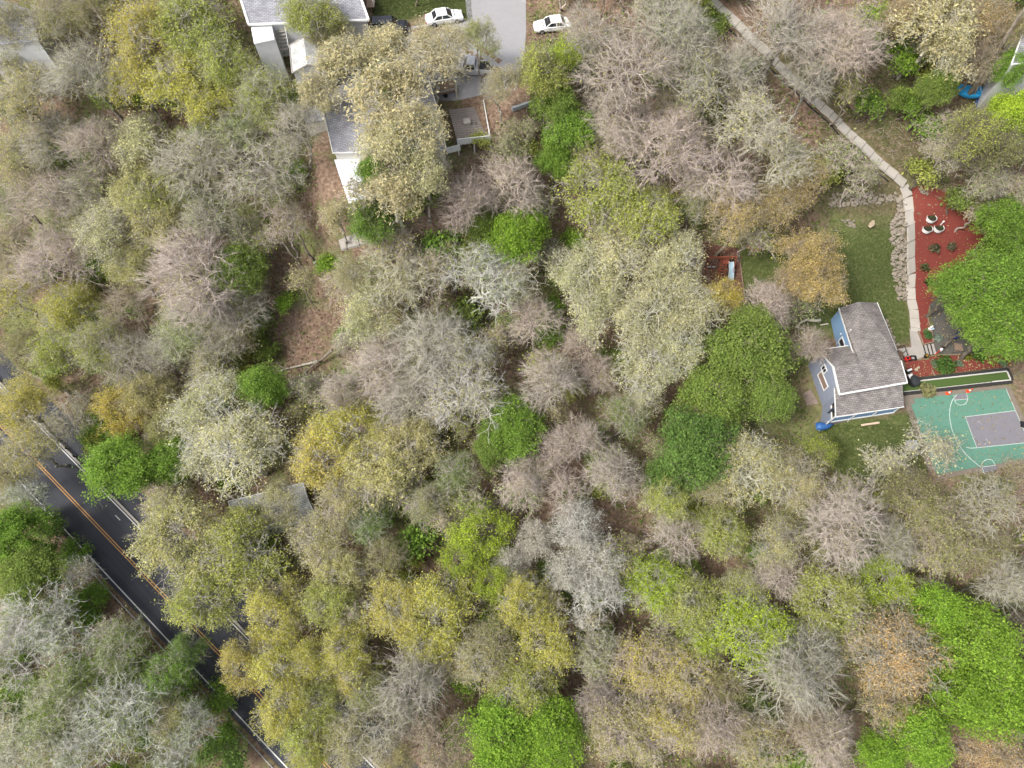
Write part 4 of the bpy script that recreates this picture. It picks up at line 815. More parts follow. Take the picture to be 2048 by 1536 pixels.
vehicle('parked_car', 'white car parked on the grass edge of the pale driveway', 'car', (850, 48), (928, 36), M_wp, 'sedan', 5.2, 2.0)
vehicle('parked_car', 'white sedan parked alone on the east side of the pale driveway', 'car', (1146, 38), (1066, 62), M_wp, 'sedan', 5.3, 2.0)
vehicle('parked_car', 'black car parked next to the white house under the tan tree', 'car', (738, 62), (822, 58), M_bp, 'suv', 5.2, 2.0)
vehicle('pickup_truck', 'silver pickup truck parked by the brown trailer below the driveway', 'pickup truck', (992, 130), (905, 160), M_sp, 'pickup', 5.8, 2.1)
tr = wthing('utility_trailer', 'brown wooden utility trailer with pale rails behind the silver pickup', 'trailer', P(885, 170)); tq = [P(*z2(*p), .7) for p in [(780, 490), (900, 470), (910, 530), (790, 560)]]
MB().slab(tq[::-1], .1).build('floor', M_wood, tr)
for i in range(4): MB().beam(tq[i] + Vector((0, 0, .35)), tq[(i + 1) % 4] + Vector((0, 0, .35)), .07, .1).build('rail', M_white if i == 0 else M_metal, tr)
for i in (0, 2): q = (tq[i] + tq[(i + 1) % 4]) / 2; MB().tube([q - Vector((0, .1, .4)), q + Vector((0, .1, -.4))], .3, 12).build('wheel', M_tyre, tr)
tag(MB().lathe(P(893, 150), [(.3, 0), (.55, .1), (.55, .3), (.3, .35)], 16).build('spare_tyre', M_tyre), 'black tyre lying on the ground beside the pickup nose', 'tyre')
# ------------------------------------------------------------------ tree prototypes
def segmesh(P0, P1, R0a, R1a, n):
    P0 = np.asarray(P0); P1 = np.asarray(P1); d = P1 - P0; d = d / (np.linalg.norm(d, axis=1)[:, None] + 1e-9)
    a = np.where(np.abs(d[:, 2:3]) < .9, [[0, 0, 1.]], [[1., 0, 0]]); x = np.cross(d, a); x /= np.linalg.norm(x, axis=1)[:, None] + 1e-9; y = np.cross(d, x)
    th = np.arange(n) * 2 * np.pi / n; cs, sn = np.cos(th), np.sin(th); ring = x[:, None, :] * cs[None, :, None] + y[:, None, :] * sn[None, :, None]
    A = P0[:, None, :] + ring * np.asarray(R0a)[:, None, None]; B = P1[:, None, :] + ring * np.asarray(R1a)[:, None, None]
    v = np.concatenate([A, B], 1).reshape(-1, 3); i = np.arange(len(P0))[:, None] * 2 * n; k = np.arange(n); k2 = (k + 1) % n
    f = np.stack([np.broadcast_to(i, (len(P0), n)) + k, np.broadcast_to(i, (len(P0), n)) + k2, i + n + k2, i + n + k], -1).reshape(-1, 4)
    return v, f
def spikes(P0, P1, r):
    P0 = np.asarray(P0); P1 = np.asarray(P1); n = len(P0); d = P1 - P0; d = d / (np.linalg.norm(d, axis=1)[:, None] + 1e-9); a = rng.normal(size=(n, 3)); x = np.cross(d, a); x /= np.linalg.norm(x, axis=1)[:, None] + 1e-9; y = np.cross(d, x)
    v = np.stack([P0 + x * r, P0 - x * r * .5 + y * r * .87, P0 - x * r * .5 - y * r * .87, P1], 1).reshape(-1, 3); i = np.arange(n)[:, None] * 4
    return v, np.concatenate([i + [0, 1, 3], i + [1, 2, 3], i + [2, 0, 3]], 1).reshape(-1, 3)
def make_tree(seed, ntip=900, H=16., Rr=6., base=.3, zr=.36, lobes=12, lobe=.5, rt=.020, expo=.42, kink=.10, ntw=3, twl=.7, twr=.02, leaf=None, flat=0, fan=0):
    r = np.random.default_rng(seed); hc = H * (1 - zr) - .2
    ld = r.normal(size=(lobes, 3)); ld /= np.linalg.norm(ld, axis=1)[:, None]; ld[:, 2] = np.abs(ld[:, 2]) * .9 - .15
    lc = ld * [Rr, Rr, zr * H] * r.uniform(.45, .72, lobes)[:, None]; lr = lobe * r.uniform(.7, 1.15, lobes)
    pick = r.integers(0, lobes, ntip); td = r.normal(size=(ntip, 3)); td /= np.linalg.norm(td, axis=1)[:, None]; td[:, 2] = np.where(td[:, 2] < -.2, -td[:, 2], td[:, 2])
    tips = lc[pick] + td * (r.random(ntip) ** .5 * r.uniform(.85, 1.25, ntip))[:, None] * lr[pick][:, None] * [Rr, Rr, zr * H * .8] + [0, 0, hc]
    tips[:, 2] = np.maximum(tips[:, 2], H * base * .9)
    S = []; tiparr = []; tipdir = []
    def seg(a, b, n0, n1):
        L = np.linalg.norm(b - a); k = 1 if L < .8 else (2 if L < 2.2 else 3); prev = a
        for i in range(1, k + 1):
            q = a + (b - a) * i / k
            if i < k: q = q + r.normal(size=3) * L * kink
            S.append((*prev, *q, rt * (n0 + (n1 - n0) * (i - 1) / k) ** expo, rt * (n0 + (n1 - n0) * i / k) ** expo)); prev = q
    lean = r.normal(size=2) * .5; top = np.array([lean[0], lean[1], H * base]); mid = np.array([lean[0] * .2, lean[1] * .6, H * base * .5])
    N = ntip
    seg(np.array([0, 0, -1.2]), np.array([0, 0, .4]), N * 1.9, N * 1.3); seg(np.array([0, 0, .4]), mid, N * 1.3, N * 1.1); seg(mid, top, N * 1.1, N)
    st = [(top, np.arange(ntip), np.array([0, 0, 1.]), 0)]
    while st:
        node, ids, pd, dep = st.pop(); n = len(ids)
        if n == 1: t = tips[ids[0]]; seg(node, t, 1.2, .7); tiparr.append(t); tipdir.append((t - node) / (np.linalg.norm(t - node) + 1e-6)); continue
        p = tips[ids]; c = p.mean(0); q = p - c
        if dep == 0 or n < 4: ax = r.normal(size=3)
        else: w_, vv = np.linalg.eigh(q.T @ q); ax = vv[:, 2] + r.normal(size=3) * .25
        s = q @ ax; cut = np.quantile(s, r.uniform(.32, .68)) if n > 3 else np.median(s); m = s <= cut
        if m.all() or (~m).all(): m = np.arange(n) < n // 2
        for g in (ids[m], ids[~m]):
            c2 = tips[g].mean(0); d = c2 - node; L = np.linalg.norm(d)
            f = r.uniform(.34, .5) if len(g) > 3 else .55
            if fan: f *= .75
            nn_ = node + d * f + pd * L * .10
            if len(g) > 6: nn_[2] += L * .03
            seg(node, nn_, len(g) * 1.0, len(g) * .92); st.append((nn_, g, (nn_ - node) / (np.linalg.norm(nn_ - node) + 1e-6), dep + 1))
    S = np.array(S); tp = np.array(tiparr); tdv = np.array(tipdir)
    big = S[:, 6] > .085; out = {}
    v, f = segmesh(S[big, :3], S[big, 3:6], S[big, 6], S[big, 7], 6); out['trunk'] = (v, f)
    sm = ~big; v, f = segmesh(S[sm, :3], S[sm, 3:6], S[sm, 6], np.maximum(S[sm, 7], .006), 3)
    f = np.concatenate([f[:, [0, 1, 2]], f[:, [0, 2, 3]]])
    b0 = np.repeat(tp, ntw, 0) - np.repeat(tdv, ntw, 0) * r.uniform(0, .7, len(tp) * ntw)[:, None]; cen = np.array([0, 0, hc * .75]); od = b0 - cen; od /= np.linalg.norm(od, axis=1)[:, None]
    dd_ = np.repeat(tdv, ntw, 0) * .8 + od * .55 + r.normal(size=b0.shape) * .27; dd_[:, 2] *= .6; dd_ /= np.linalg.norm(dd_, axis=1)[:, None]
    sv, sf = spikes(b0, b0 + dd_ * (twl * r.uniform(.5, 1.3, len(b0)))[:, None], twr); out['branches'] = (np.concatenate([v, sv]), np.concatenate([f, sf + len(v)]))
    if leaf:
        k = leaf['n']; cc = np.repeat(tp, int(max(1, math.ceil(k))), 0); 
        if k < 1: cc = cc[r.random(len(cc)) < k]
        gp = leaf.get('gap', 0); ph = r.uniform(0, 6, 3)
        if gp: fld = np.sin(cc[:, 0] * .8 + ph[0]) * np.sin(cc[:, 1] * .9 + ph[1]) + .5 * np.sin(cc[:, 0] * 1.9 + ph[2]) * np.sin(cc[:, 1] * 2.1 + ph[0]) + r.normal(size=len(cc)) * .35; cc = cc[fld > np.quantile(fld, gp)]
        cc = cc + r.normal(size=cc.shape) * leaf['spread']; oo = cc - cen; oo /= np.linalg.norm(oo, axis=1)[:, None]
        v, f, va = leaves(cc, leaf['size'], r, oo, leaf.get('el', 1.0), leaf.get('droop', 0)); out['crown'] = (v, f, va)
    me = {}
    for key, x in out.items():
        o = meshobj(key, x[0], x[1], LEAF if key == 'crown' else BARK, None, x[2] if len(x) > 2 else None); me[key] = o.data; bpy.data.objects.remove(o)
    me['dim'] = (Rr, H); return me
PROTO = {
 'bare': [make_tree(s, 850, ntw=5, twl=1.6, twr=.012, rt=.018, expo=.38, kink=.07, fan=1, zr=.42, lobe=.5, lobes=18, leaf=dict(n=3, spread=.4, size=.10, gap=.3)) for s in (1, 2, 3, 29)],
 'fan': [make_tree(s, 850, ntw=5, twl=1.7, twr=.015, rt=.019, expo=.38, zr=.42, lobe=.5, lobes=18, fan=1, kink=.05, base=.2, leaf=dict(n=4, spread=.45, size=.09, gap=.5)) for s in (4, 5, 30)],
 'limb': [make_tree(s, 850, ntw=4, twl=1.1, twr=.014, rt=.017, expo=.375, kink=.15, zr=.4, lobe=.46, lobes=16, leaf=dict(n=5, spread=.4, size=.11, gap=.3)) for s in (6, 7, 26)],
 'bud': [make_tree(s, 1100, ntw=4, twl=1.0, twr=.012, rt=.016, expo=.39, zr=.43, lobe=.5, lobes=20, leaf=dict(n=12, spread=.38, size=.115, gap=.3)) for s in (8, 9, 10, 31)],
 'leafy': [make_tree(s, 1200, ntw=3, twl=.9, twr=.014, rt=.016, expo=.40, zr=.43, lobe=.46, lobes=24, leaf=dict(n=20, spread=.34, size=.135, gap=.3)) for s in (11, 12, 13, 27)],
 'catkin': [make_tree(s, 900, ntw=3, twl=.9, twr=.014, rt=.018, kink=.14, zr=.4, lobe=.44, lobes=22, leaf=dict(n=10, spread=.36, size=.16, el=1.7, droop=.6, gap=.25)) for s in (14, 15, 32)],
 'cream': [make_tree(s, 950, ntw=3, twl=1.0, twr=.015, rt=.017, expo=.39, kink=.17, zr=.4, lobe=.44, lobes=22, leaf=dict(n=14, spread=.38, size=.125, gap=.25)) for s in (16, 17, 18)],
 'maple': [make_tree(s, 1200, ntw=1, twl=.5, twr=.016, rt=.015, zr=.42, lobe=.42, lobes=28, leaf=dict(n=32, spread=.36, size=.165, gap=.14)) for s in (19, 20, 28)],
 'bush': [make_tree(s, 180, H=4.5, Rr=2.4, base=.12, zr=.42, ntw=1, twl=.5, rt=.014, lobes=8, lobe=.6, leaf=dict(n=12, spread=.32, size=.18)) for s in (21, 22)],
 'sapling': [make_tree(s, 240, H=8, Rr=2.3, base=.15, zr=.45, ntw=4, twl=.9, twr=.012, rt=.012, lobes=9, lobe=.6, leaf=dict(n=5, spread=.3, size=.11)) for s in (23, 24, 25)],
}
COL = dict(grey=(.40, .37, .31), pink=(.45, .385, .335), brown=(.34, .29, .22), pale=(.46, .44, .345), white=(.51, .495, .44), olive=(.30, .29, .18), dark=(.19, .165, .13))
LC = dict(honey=(.54, .43, .17), yellow=(.51, .495, .115), gold=(.53, .475, .125), khaki=(.48, .455, .19), lime=(.40, .51, .06), ygreen=(.40, .44, .11), green=(.21, .34, .06), dkgreen=(.15, .24, .06), vivid=(.25, .40, .055),
          tan=(.54, .49, .27), cream=(.53, .52, .27), white=(.52, .49, .415), orange=(.54, .40, .18), olive=(.34, .35, .13), sage=(.36, .42, .17), amber=(.52, .44, .09), mid=(.22, .30, .07))
def jit(c, a=.1):
    k = rnd.uniform(1 - a, 1 + a); return tuple(max(0, v * k * rnd.uniform(.98, 1.02)) for v in c)
def tree(px, py, rp_, kind, bark, leafc, label, H=None, name=None, cat='tree', group=None, hs=.66, seed=None):
    pr = PROTO[kind]; me = pr[seed % len(pr)] if seed is not None else rnd.choice(pr); Rr, H0 = me['dim']
    base = P(px, py, 8); dist = (Vector((0, 0, CAMZ)) - base).length; cosv = Vector((0, 0, CAMZ)) - base
    depth = (base - Vector((0, 0, CAMZ))).dot(Vector((0, ST, -CT))); rad = rp_ * depth / F
    if H is None: H = min(19, max(7, 7.5 + rad * 1.35)) * rnd.uniform(.93, 1.07)
    p = P(px, py, H * hs)
    nm = name or {'bare': 'bare_tree', 'fan': 'bare_tree', 'limb': 'bare_tree', 'bud': 'budding_tree', 'leafy': 'leafy_tree', 'catkin': 'flowering_tree', 'cream': 'flowering_tree', 'maple': 'maple_tree', 'bush': 'bush', 'sapling': 'sapling'}[kind]
    t = thing(nm, label, cat, (p.x, p.y, float(hz(p.x, p.y)) - .1), rnd.uniform(0, 6.28), group)
    s = rad / Rr * 1.16; t.scale = (s * rnd.uniform(.95, 1.05), s * rnd.uniform(.95, 1.05), H / H0)
    bc = jit(COL[bark], .08)
    for k in ('trunk', 'branches', 'crown'):
        if k in me:
            o = bpy.data.objects.new(k, me[k]); link(o, t)
            if k == 'crown': o.color = (*jit(LC[leafc], .09), 1)
            elif k == 'trunk': o.color = (*(bc if bark in ('white', 'pale') else [v * .65 for v in bc]), 1)
            else: o.color = (*bc, 1)
    return t
# ------------------------------------------------------------------ the trees, one by one
T = '''
30 50 52 bud grey khaki|khaki budding tree standing directly over the corner house roof
2040 60 42 bud brown khaki|khaki brown budding tree over the eastern house roof
60 195 80 bud grey khaki|khaki budding tree near the left edge below the pale corner house
20 110 55 bud grey khaki|khaki budding tree in front of the corner house roof
120 40 60 bud grey olive|olive budding tree behind the small white garden table
185 20 55 bud brown olive|olive budding tree at the top edge between corner house and golden trees
175 140 75 bare grey khaki|grey bare tree west of the tall golden yellow tree
25 310 65 bud grey khaki|khaki budding tree at the left edge above the greenish thicket
270 50 75 leafy grey gold|golden leafed tree at the top edge, westmost of the golden clump
265 150 60 leafy grey yellow|yellow leafed tree on the west flank of the golden clump
380 40 75 leafy grey ygreen|olive yellow tree at the top edge just west of the white house
340 150 78 leafy grey yellow|broad yellow tree in the middle of the golden clump
445 120 60 leafy grey ygreen|yellow green tree southwest of the white house porch
420 195 60 leafy grey yellow|yellow tree on the southern rim of the golden clump
530 190 60 bud grey ygreen|yellow green budding tree south of the pale garden shed
590 250 50 bare grey ygreen|thin bare tree between the garden shed and the grey roofed house
195 290 62 bare pink khaki|pinkish bare tree south of the golden clump with dark trunk showing
110 270 62 bare grey khaki|grey bare tree with dark leaning trunk in the upper left woods
275 285 58 catkin grey cream|small cream flowering tree southwest of the golden clump
310 385 55 leafy grey ygreen|yellow green tree in a column of pale trees left of the bare trunks
390 310 80 bare grey khaki|grey bare tree with upswept limbs left of the spreading twiggy tree
520 330 90 limb grey sage|spreading grey tree with contorted pale limbs west of the hidden house
560 440 55 limb pink khaki|small contorted bare tree above the dark slope west of the hidden house
480 250 60 bud grey sage|grey green budding tree north of the spreading twiggy tree
430 420 60 limb grey sage|grey limbed tree whose long dark trunk falls to the lower right
285 385 60 leafy grey khaki|khaki yellow leafed tree left of the grey bare trees
215 455 75 bud grey cream|pale cream budding tree with yellowish rim in the left woods
90 390 70 bare pink khaki|pinkish bare tree at the left beside the cream budding tree
30 400 55 bud grey sage|grey green budding tree at the left edge above the lime sapling
150 380 55 bare grey khaki|grey bare tree tucked between two pinkish crowns in the left woods
30 490 60 bare brown khaki|brown bare tree at the left edge below the lime sapling
115 520 80 bare pink khaki|wide pinkish bare tree left of the long fallen trunk
310 440 58 leafy grey khaki|khaki leafed tree directly east of the cream budding tree
255 530 52 leafy grey khaki|khaki yellow tree just above the fallen dark trunk
140 462 28 bush dark vivid|small bright lime bush left of the cream budding tree
200 540 28 bush dark vivid|small bright green bush at the upper end of the fallen trunk
390 535 95 fan pink khaki|broad pinkish bare tree with dense fanned twigs left of the leaf covered clearing
460 625 66 fan grey ygreen|pale grey fan shaped bare tree at the west edge of the leafy clearing
470 540 60 maple grey mid|fresh green tree seen through bare branches west of the clearing
370 660 62 bud grey sage|grey green budding tree south of the broad pinkish tree
15 590 60 bud grey yellow|yellow budding tree on the left edge above the road bend
130 610 60 leafy grey yellow|yellow leafed tree, upper of the pair above the road bend
115 690 62 leafy grey ygreen|yellow green leafed tree, lower of the pair above the road bend
200 690 62 bud grey ygreen|yellow green budding tree right of the pair above the road bend
250 610 50 bare brown khaki|brown bare tree below the fallen dark trunk
260 720 58 bare grey khaki|grey bare tree with curling limbs above the amber tree
330 715 50 bare grey khaki|grey bare tree above the cream limbed sycamores
440 720 58 limb grey khaki|contorted grey bare tree at the lower west rim of the clearing
50 700 45 bud brown olive|olive budding tree at the left edge above the asphalt
245 820 55 leafy brown amber|amber leafed tree above the round green maple by the road
300 790 52 leafy brown khaki|dull khaki tree between the amber tree and the cream sycamore
325 860 40 leafy brown olive|olive leafed tree tucked above the round green maple
410 810 80 cream white cream|cream flowering sycamore with white limbs, upper of the two near the road
480 900 88 cream white cream|cream flowering sycamore with white limbs, lower of the two near the road
400 915 55 cream white cream|small cream flowering tree beside the round green maple
240 935 68 maple dark green|round dense green maple overhanging the uphill road edge
340 920 50 maple dark green|green maple behind the round one, below the cream sycamore
30 810 62 leafy grey gold|golden tree overhanging the road at the left edge
58 890 60 bud grey gold|golden budding tree with sparse leaves over the yellow centre line
10 950 40 bud grey khaki|khaki budding tree at the left edge below the golden ones
135 825 50 limb grey khaki|leafless grey tree with curling limbs leaning over the road bend
50 1000 45 limb white sage|grey leafless tree at the lower road edge by the guardrail start
25 1070 60 maple dark green|deep green maple at the left edge below the guardrail
65 1150 66 maple dark mid|mid green maple at the left edge above the white limbed trees
160 1140 36 limb white khaki|slender white limbed bare tree beside the guardrail
70 1215 75 limb white mid|white limbed bare tree, upper of the cluster at the left edge
140 1260 65 limb white mid|white limbed bare tree, right one of the cluster at the left edge
35 1310 70 limb white mid|white limbed bare tree, lower of the cluster at the left edge
245 1300 60 bud grey mid|grey green budding tree beside the bright green roadside crown
120 1400 78 bud pale mid|pale grey green tree in the middle of the lower left woods
330 1345 50 leafy grey green|bright green leafy tree reaching over the guardrail
372 1305 36 leafy grey green|green leafy tree whose crown covers the white edge line
235 1430 85 limb white mid|large white limbed bare tree in the lower left corner woods
60 1480 80 limb pale sage|pale limbed tree in the bottom left corner
170 1510 65 limb white mid|white limbed bare tree on the bottom edge in the left corner
330 1500 62 limb white mid|grey limbed bare tree on the bottom edge left of the guardrail
385 1450 50 limb white mid|grey brown bare tree right beside the guardrail near the bottom
350 1440 50 bud brown olive|olive budding tree between pale limbed trees near the guardrail
370 1075 92 leafy grey khaki|large pale yellow tree drooping over the road beside the hidden roadside house
330 1020 48 bud grey khaki|khaki budding tree between the round maple and the drooping yellow tree
560 1005 46 bud grey khaki|khaki budding tree leaning over the roadside house roof
500 1050 50 leafy grey ygreen|yellow green tree at the southwest corner of the roadside house
460 1120 88 leafy grey ygreen|yellow green tree directly left of the roadside house wall
400 1190 66 leafy grey ygreen|yellow green tree reaching across the yellow centre line
645 1080 62 bud grey khaki|khaki budding tree right of the roadside house wall
680 1150 55 leafy grey khaki|khaki leafed tree below the one by the roadside house
550 1220 62 leafy grey yellow|yellow tree with one pale limb above the lower road
488 1325 50 leafy grey gold|golden yellow tree hanging over the road near the bottom
560 1320 58 leafy grey yellow|yellow tree right above the lower road, middle of the bottom row
568 1415 56 leafy grey yellow|large yellow tree covering the road near the bottom edge
620 1470 60 leafy grey ygreen|yellow green tree right of the lower road
690 1290 55 leafy grey yellow|bright yellow tree with flat rounded crown near the bottom middle
650 1210 50 leafy grey ygreen|yellow green tree between two khaki ones above the road
700 1350 45 leafy grey gold|golden tree just below the bright flat crowned yellow one
790 1215 66 leafy grey gold|golden yellow round tree, left half of the large double crown
885 1215 68 leafy grey yellow|yellow round tree, right half of the large double crown
850 1280 60 leafy grey yellow|yellow tree at the lower tip of the large double crown
1050 1205 58 leafy grey yellow|yellow tree left of the white flowering tree, upper of two
1085 1285 62 leafy grey yellow|yellow tree left of the white flowering tree, lower of two
815 1370 70 fan grey sage|grey green fan twigged tree below the golden double crown
760 1450 65 bare grey khaki|grey bare tree on the bottom edge right of the road
880 1480 60 bare brown cream|brown bare tree dotted with cream left of the vivid maple
960 1320 58 bud grey khaki|khaki budding tree above the vivid green bottom maple
1050 1365 60 leafy grey ygreen|olive yellow tree just above the vivid green bottom maple
990 1270 48 bud brown olive|dull olive tree in the gap between golden and yellow crowns
1005 1470 75 maple dark vivid|vivid green maple on the bottom edge, left lobe of the pair
1100 1480 72 maple dark vivid|vivid green maple on the bottom edge, right lobe of the pair
700 850 75 leafy grey yellow|big round yellow tree above the roadside house, its bright upper part
650 910 72 leafy grey gold|golden tree forming the left flank of the big round yellow crown
750 930 80 leafy grey khaki|khaki yellow tree at the centre of the big round crown
820 890 62 leafy grey khaki|khaki leafed tree on the right flank of the big round crown
690 1000 58 bud grey khaki|khaki budding tree at the foot of the big round crown
958 1050 62 leafy dark lime|bright lime tree standing out in the lower middle woods
930 1110 45 leafy dark lime|lime green tree tucked under the bright lime crown
990 1170 42 leafy dark lime|narrow lime tree right of the golden double crown
1150 1050 54 cream white white|white blossoming tree with pale limbs, upper part of the white stand
1200 1120 58 cream white white|white blossoming tree with streaming white limbs, eastern one of the white stand
1130 1140 46 cream white white|white blossoming tree, western one of the white stand
1200 1210 62 limb white white|white limbed tree at the lower end of the white stand
1075 1080 42 cream pale white|small whitish blossoming tree left of the white stand
1020 1130 40 cream pale white|small grey white blossoming tree beside the lime trees
1045 960 52 fan pink khaki|small pink grey bare tree above the white stand
915 950 50 bud grey mid|mid green thin tree right of the big round yellow crown
860 1010 45 bud grey olive|olive thin tree below the big round yellow crown
840 1090 42 bush dark green|low green bush in the gap above the golden double crown
770 1110 42 bud brown olive|thin olive tree in the brown gap above the golden double crown
740 1050 45 bud grey green|thin green tree right of the roadside house
1030 860 62 maple dark green|green maple among the bare trees in the centre
990 890 42 maple dark mid|mid green maple crown left of the centre green maple
530 770 48 maple dark green|dark green tree above the lower sycamore at the clearing edge
575 608 22 bush dark vivid|small bright green bush on the leaf covered clearing
662 533 27 bush dark vivid|bright green round bush beside the white marker post
530 700 26 bush dark mid|green bush at the southwest rim of the clearing
520 655 32 bush dark mid|dark green bush on the west rim of the clearing
700 545 40 bud pale khaki|small pale budding tree above the cream limbed centre trees
790 545 78 limb pale khaki|pale limbed bare tree with cream tips above the central thicket
725 620 72 cream pale cream|creamy yellow tree left of the central bare thicket
860 545 62 limb pink khaki|pinkish limbed bare tree below the hidden house trunk
955 560 92 limb white sage|tall white limbed tree with green undergrowth showing in the centre
1050 545 62 limb pale khaki|pale bare tree right of the tall white limbed one
765 725 68 fan pink khaki|pinkish fan twigged tree right of the leafy clearing
860 690 80 fan grey khaki|grey bare tree in the middle of the central thicket
930 700 62 limb white khaki|white limbed bare tree with radiating limbs at the centre
930 800 85 limb white khaki|broad white limbed bare tree below the centre
840 800 75 fan grey sage|grey green twiggy tree above the big round yellow crown
690 790 48 fan pink khaki|small pinkish bare tree touching the top of the big yellow crown
1070 640 55 bare pink khaki|reddish pink bare tree right of the centre
1100 760 62 fan pink khaki|pinkish bare tree with open limbs right of the centre
1165 880 50 fan pink khaki|pinkish bare tree above the olive patch in the right centre
1110 900 48 bare pink khaki|thin pinkish bare tree beside the centre green maple
920 640 45 bush dark mid|green bush under the white limbs at the centre
1038 465 62 maple dark vivid|bright fresh green maple in the upper middle
970 455 36 maple dark mid|green maple sprig left of the bright fresh green maple
880 500 40 bush dark green|green bush under the big trunk south of the hidden house
1015 370 70 fan pink khaki|large domed pinkish bare tree right of the deck
930 400 62 fan pink khaki|pinkish bare tree below the deck, lower left of the large dome
780 190 88 catkin pale tan|tall tan flowering tree over the hidden house, its middle crown
700 130 72 catkin pale tan|tan flowering tree by the garden shed
770 95 55 catkin pale tan|tan flowering tree beside the black car
770 285 60 catkin pale tan|tan flowering tree over the hidden house roof
838 262 60 catkin pale tan|tan flowering tree left of the deck
790 380 70 catkin pale tan|tan flowering tree at the lower end of the hidden house
845 350 55 catkin grey cream|cream flowering tree with a stout dark trunk at the slope top
672 432 36 catkin grey tan|small tan flowering tree above the concrete ledge
635 190 48 catkin pale tan|tan flowering tree at the hidden house's west wall
740 440 48 leafy dark green|green ivy clad tree behind the concrete ledge
738 345 30 maple dark green|green crown against the white flat roof
750 160 38 maple dark green|green leafy patch of tree within the tan blossoms
865 110 72 cream pale tan|greyish tan flowering tree between white car and pickup
960 80 42 bud grey ygreen|yellow green budding tree overhanging the pale driveway's west edge
1000 165 38 cream grey tan|greyish tan tree between pickup and deck
625 25 58 leafy grey ygreen|yellow green tree in front of the white house roof
655 60 42 leafy grey khaki|khaki tree at the foot of the white house
1085 140 52 leafy dark ygreen|yellow green tree at the lower end of the driveway
1140 100 38 leafy dark lime|lime sprig of a tree below the lone white sedan
1110 200 48 maple dark mid|mid green tree on the low grey kerb wall
1140 260 60 maple dark green|deep green tree south of the low grey kerb wall
1110 320 42 maple dark green|dark green tree between the pinkish dome and the yellow crown
1195 370 85 leafy grey ygreen|large yellow green round tree in the upper middle
1290 420 72 leafy grey ygreen|yellow green tree right of the large round one
1240 440 55 bud pale khaki|khaki tree where the yellow green crown meets the cream one
1165 540 72 cream pale cream|cream oak on the left flank of the big cream stand
1250 520 82 cream pale cream|cream oak at the top of the big cream stand
1340 520 72 cream pale cream|cream oak next to the play set
1200 620 72 cream pale cream|cream oak at the lower left of the big cream stand
1290 620 78 cream pale cream|cream oak with forked limbs in the middle of the big cream stand
1380 610 72 cream pale cream|cream oak on the right flank of the big cream stand
1290 735 66 cream white cream|cream tree with a twisting white limb above the olive maple
1350 700 60 cream white cream|cream tree between the twisting white limb and the olive maple
1290 800 38 cream white cream|narrow cream tree at the lowest tip of the big cream stand
1495 700 84 maple brown mid|large olive green maple left of the blue house
1535 795 54 maple brown mid|olive green maple nearest the blue house's west wall
1430 790 66 maple brown mid|green maple south of the big cream stand
1390 890 82 maple dark dkgreen|dark green maple at the lower left of the olive ones
1340 950 50 maple dark dkgreen|dark green maple tip above the yellow green trees
1245 830 48 bud grey mid|mid green thin tree left of the dark green maple
1500 645 48 maple brown mid|olive green maple crown just south of the play set
1445 590 42 leafy brown amber|amber tree south of the play set slide
1250 130 100 bare pink khaki|wide pinkish bare tree right of the lone white sedan
1180 60 62 bare grey khaki|grey bare tree overhanging the lone white sedan
1340 50 85 bare grey sage|grey bare tree at the top edge left of the path
1240 230 70 bare pink khaki|pinkish bare tree above the large yellow green crown
1320 290 82 bare pink khaki|pinkish bare tree with pale limbs above the cream stand
1400 160 85 limb grey khaki|grey tree with long drooping limbs left of the path
1370 240 52 fan pink khaki|small fan shaped pinkish tree left of the path
1480 130 55 bare grey khaki|grey bare tree right over the upper path
1570 55 85 fan grey khaki|grey fan twigged tree at the top edge right of the path
1680 80 82 fan pink khaki|pinkish fan twigged tree north of the wooden platform
1620 150 52 fan grey khaki|grey fan twigged tree overhanging the middle path
1510 250 85 limb pale khaki|pale limbed bare tree left of the middle path
1430 340 80 bare pink khaki|tan pink bare tree north of the play set
1550 320 72 limb pale khaki|bare tree with long pale limbs north of the golden crowns
1610 360 48 bud brown honey|golden budding tree at the lawn corner by the low stone wall
1560 400 52 bud brown honey|golden brown budding tree above the play lawn
1470 430 62 bud brown honey|khaki brown budding tree hanging over the play set
1400 400 42 bud grey olive|olive thin tree right of the yellow green crowns
1625 500 58 leafy brown honey|golden tree on the lawn, its upper crown
1642 562 58 leafy brown honey|golden tree on the lawn, lower crown next to the blue house roof
1590 560 42 bud brown honey|golden brown crown at the west side of the lawn tree
1530 610 52 fan pink khaki|pinkish bare shrubby tree between amber tree and lawn
1620 690 38 fan pink khaki|low pinkish bare tree against the blue house's west side
1160 690 40 bare pink khaki|thin reddish bare tree left of the cream stand
1870 35 78 catkin pale tan|tan cream tree at the top edge above the round green bush
1890 110 55 catkin pale tan|tan cream tree with pale limbs, lower of two near the eastern house
1810 30 42 bud brown orange|orange tinted tree at the top edge right of the pinkish fan
1980 30 55 bud brown orange|rusty brown tree at the top edge by the eastern house
1960 120 40 bare brown khaki|brown bare tree near the leaning trunk
1876 175 38 maple dark mid|round bright green tree left of the bright blue pool
2020 135 36 maple dark green|green crown in front of the eastern house
2025 232 54 maple dark lime|lime green tree at the right edge below the blue pool
1950 270 62 bud dark ygreen|yellow green budding tree south of the blue pool
2020 300 58 bud dark olive|olive budding tree at the right edge below the lime one
1895 300 50 limb:8 grey khaki|grey limbed tree on the slope above the mulch bed
1970 360 52 limb:8 grey olive|olive twiggy tree at the upper right edge of the mulch bed
2010 440 52 maple dark green|green maple at the right edge above the big maple
2025 520 60 maple dark green|green maple at the right edge, upper part of the big maple
1985 560 78 maple dark green|large green maple shading the patio, its middle
1920 570 50 maple dark green|green maple lobe reaching over the red mulch strip
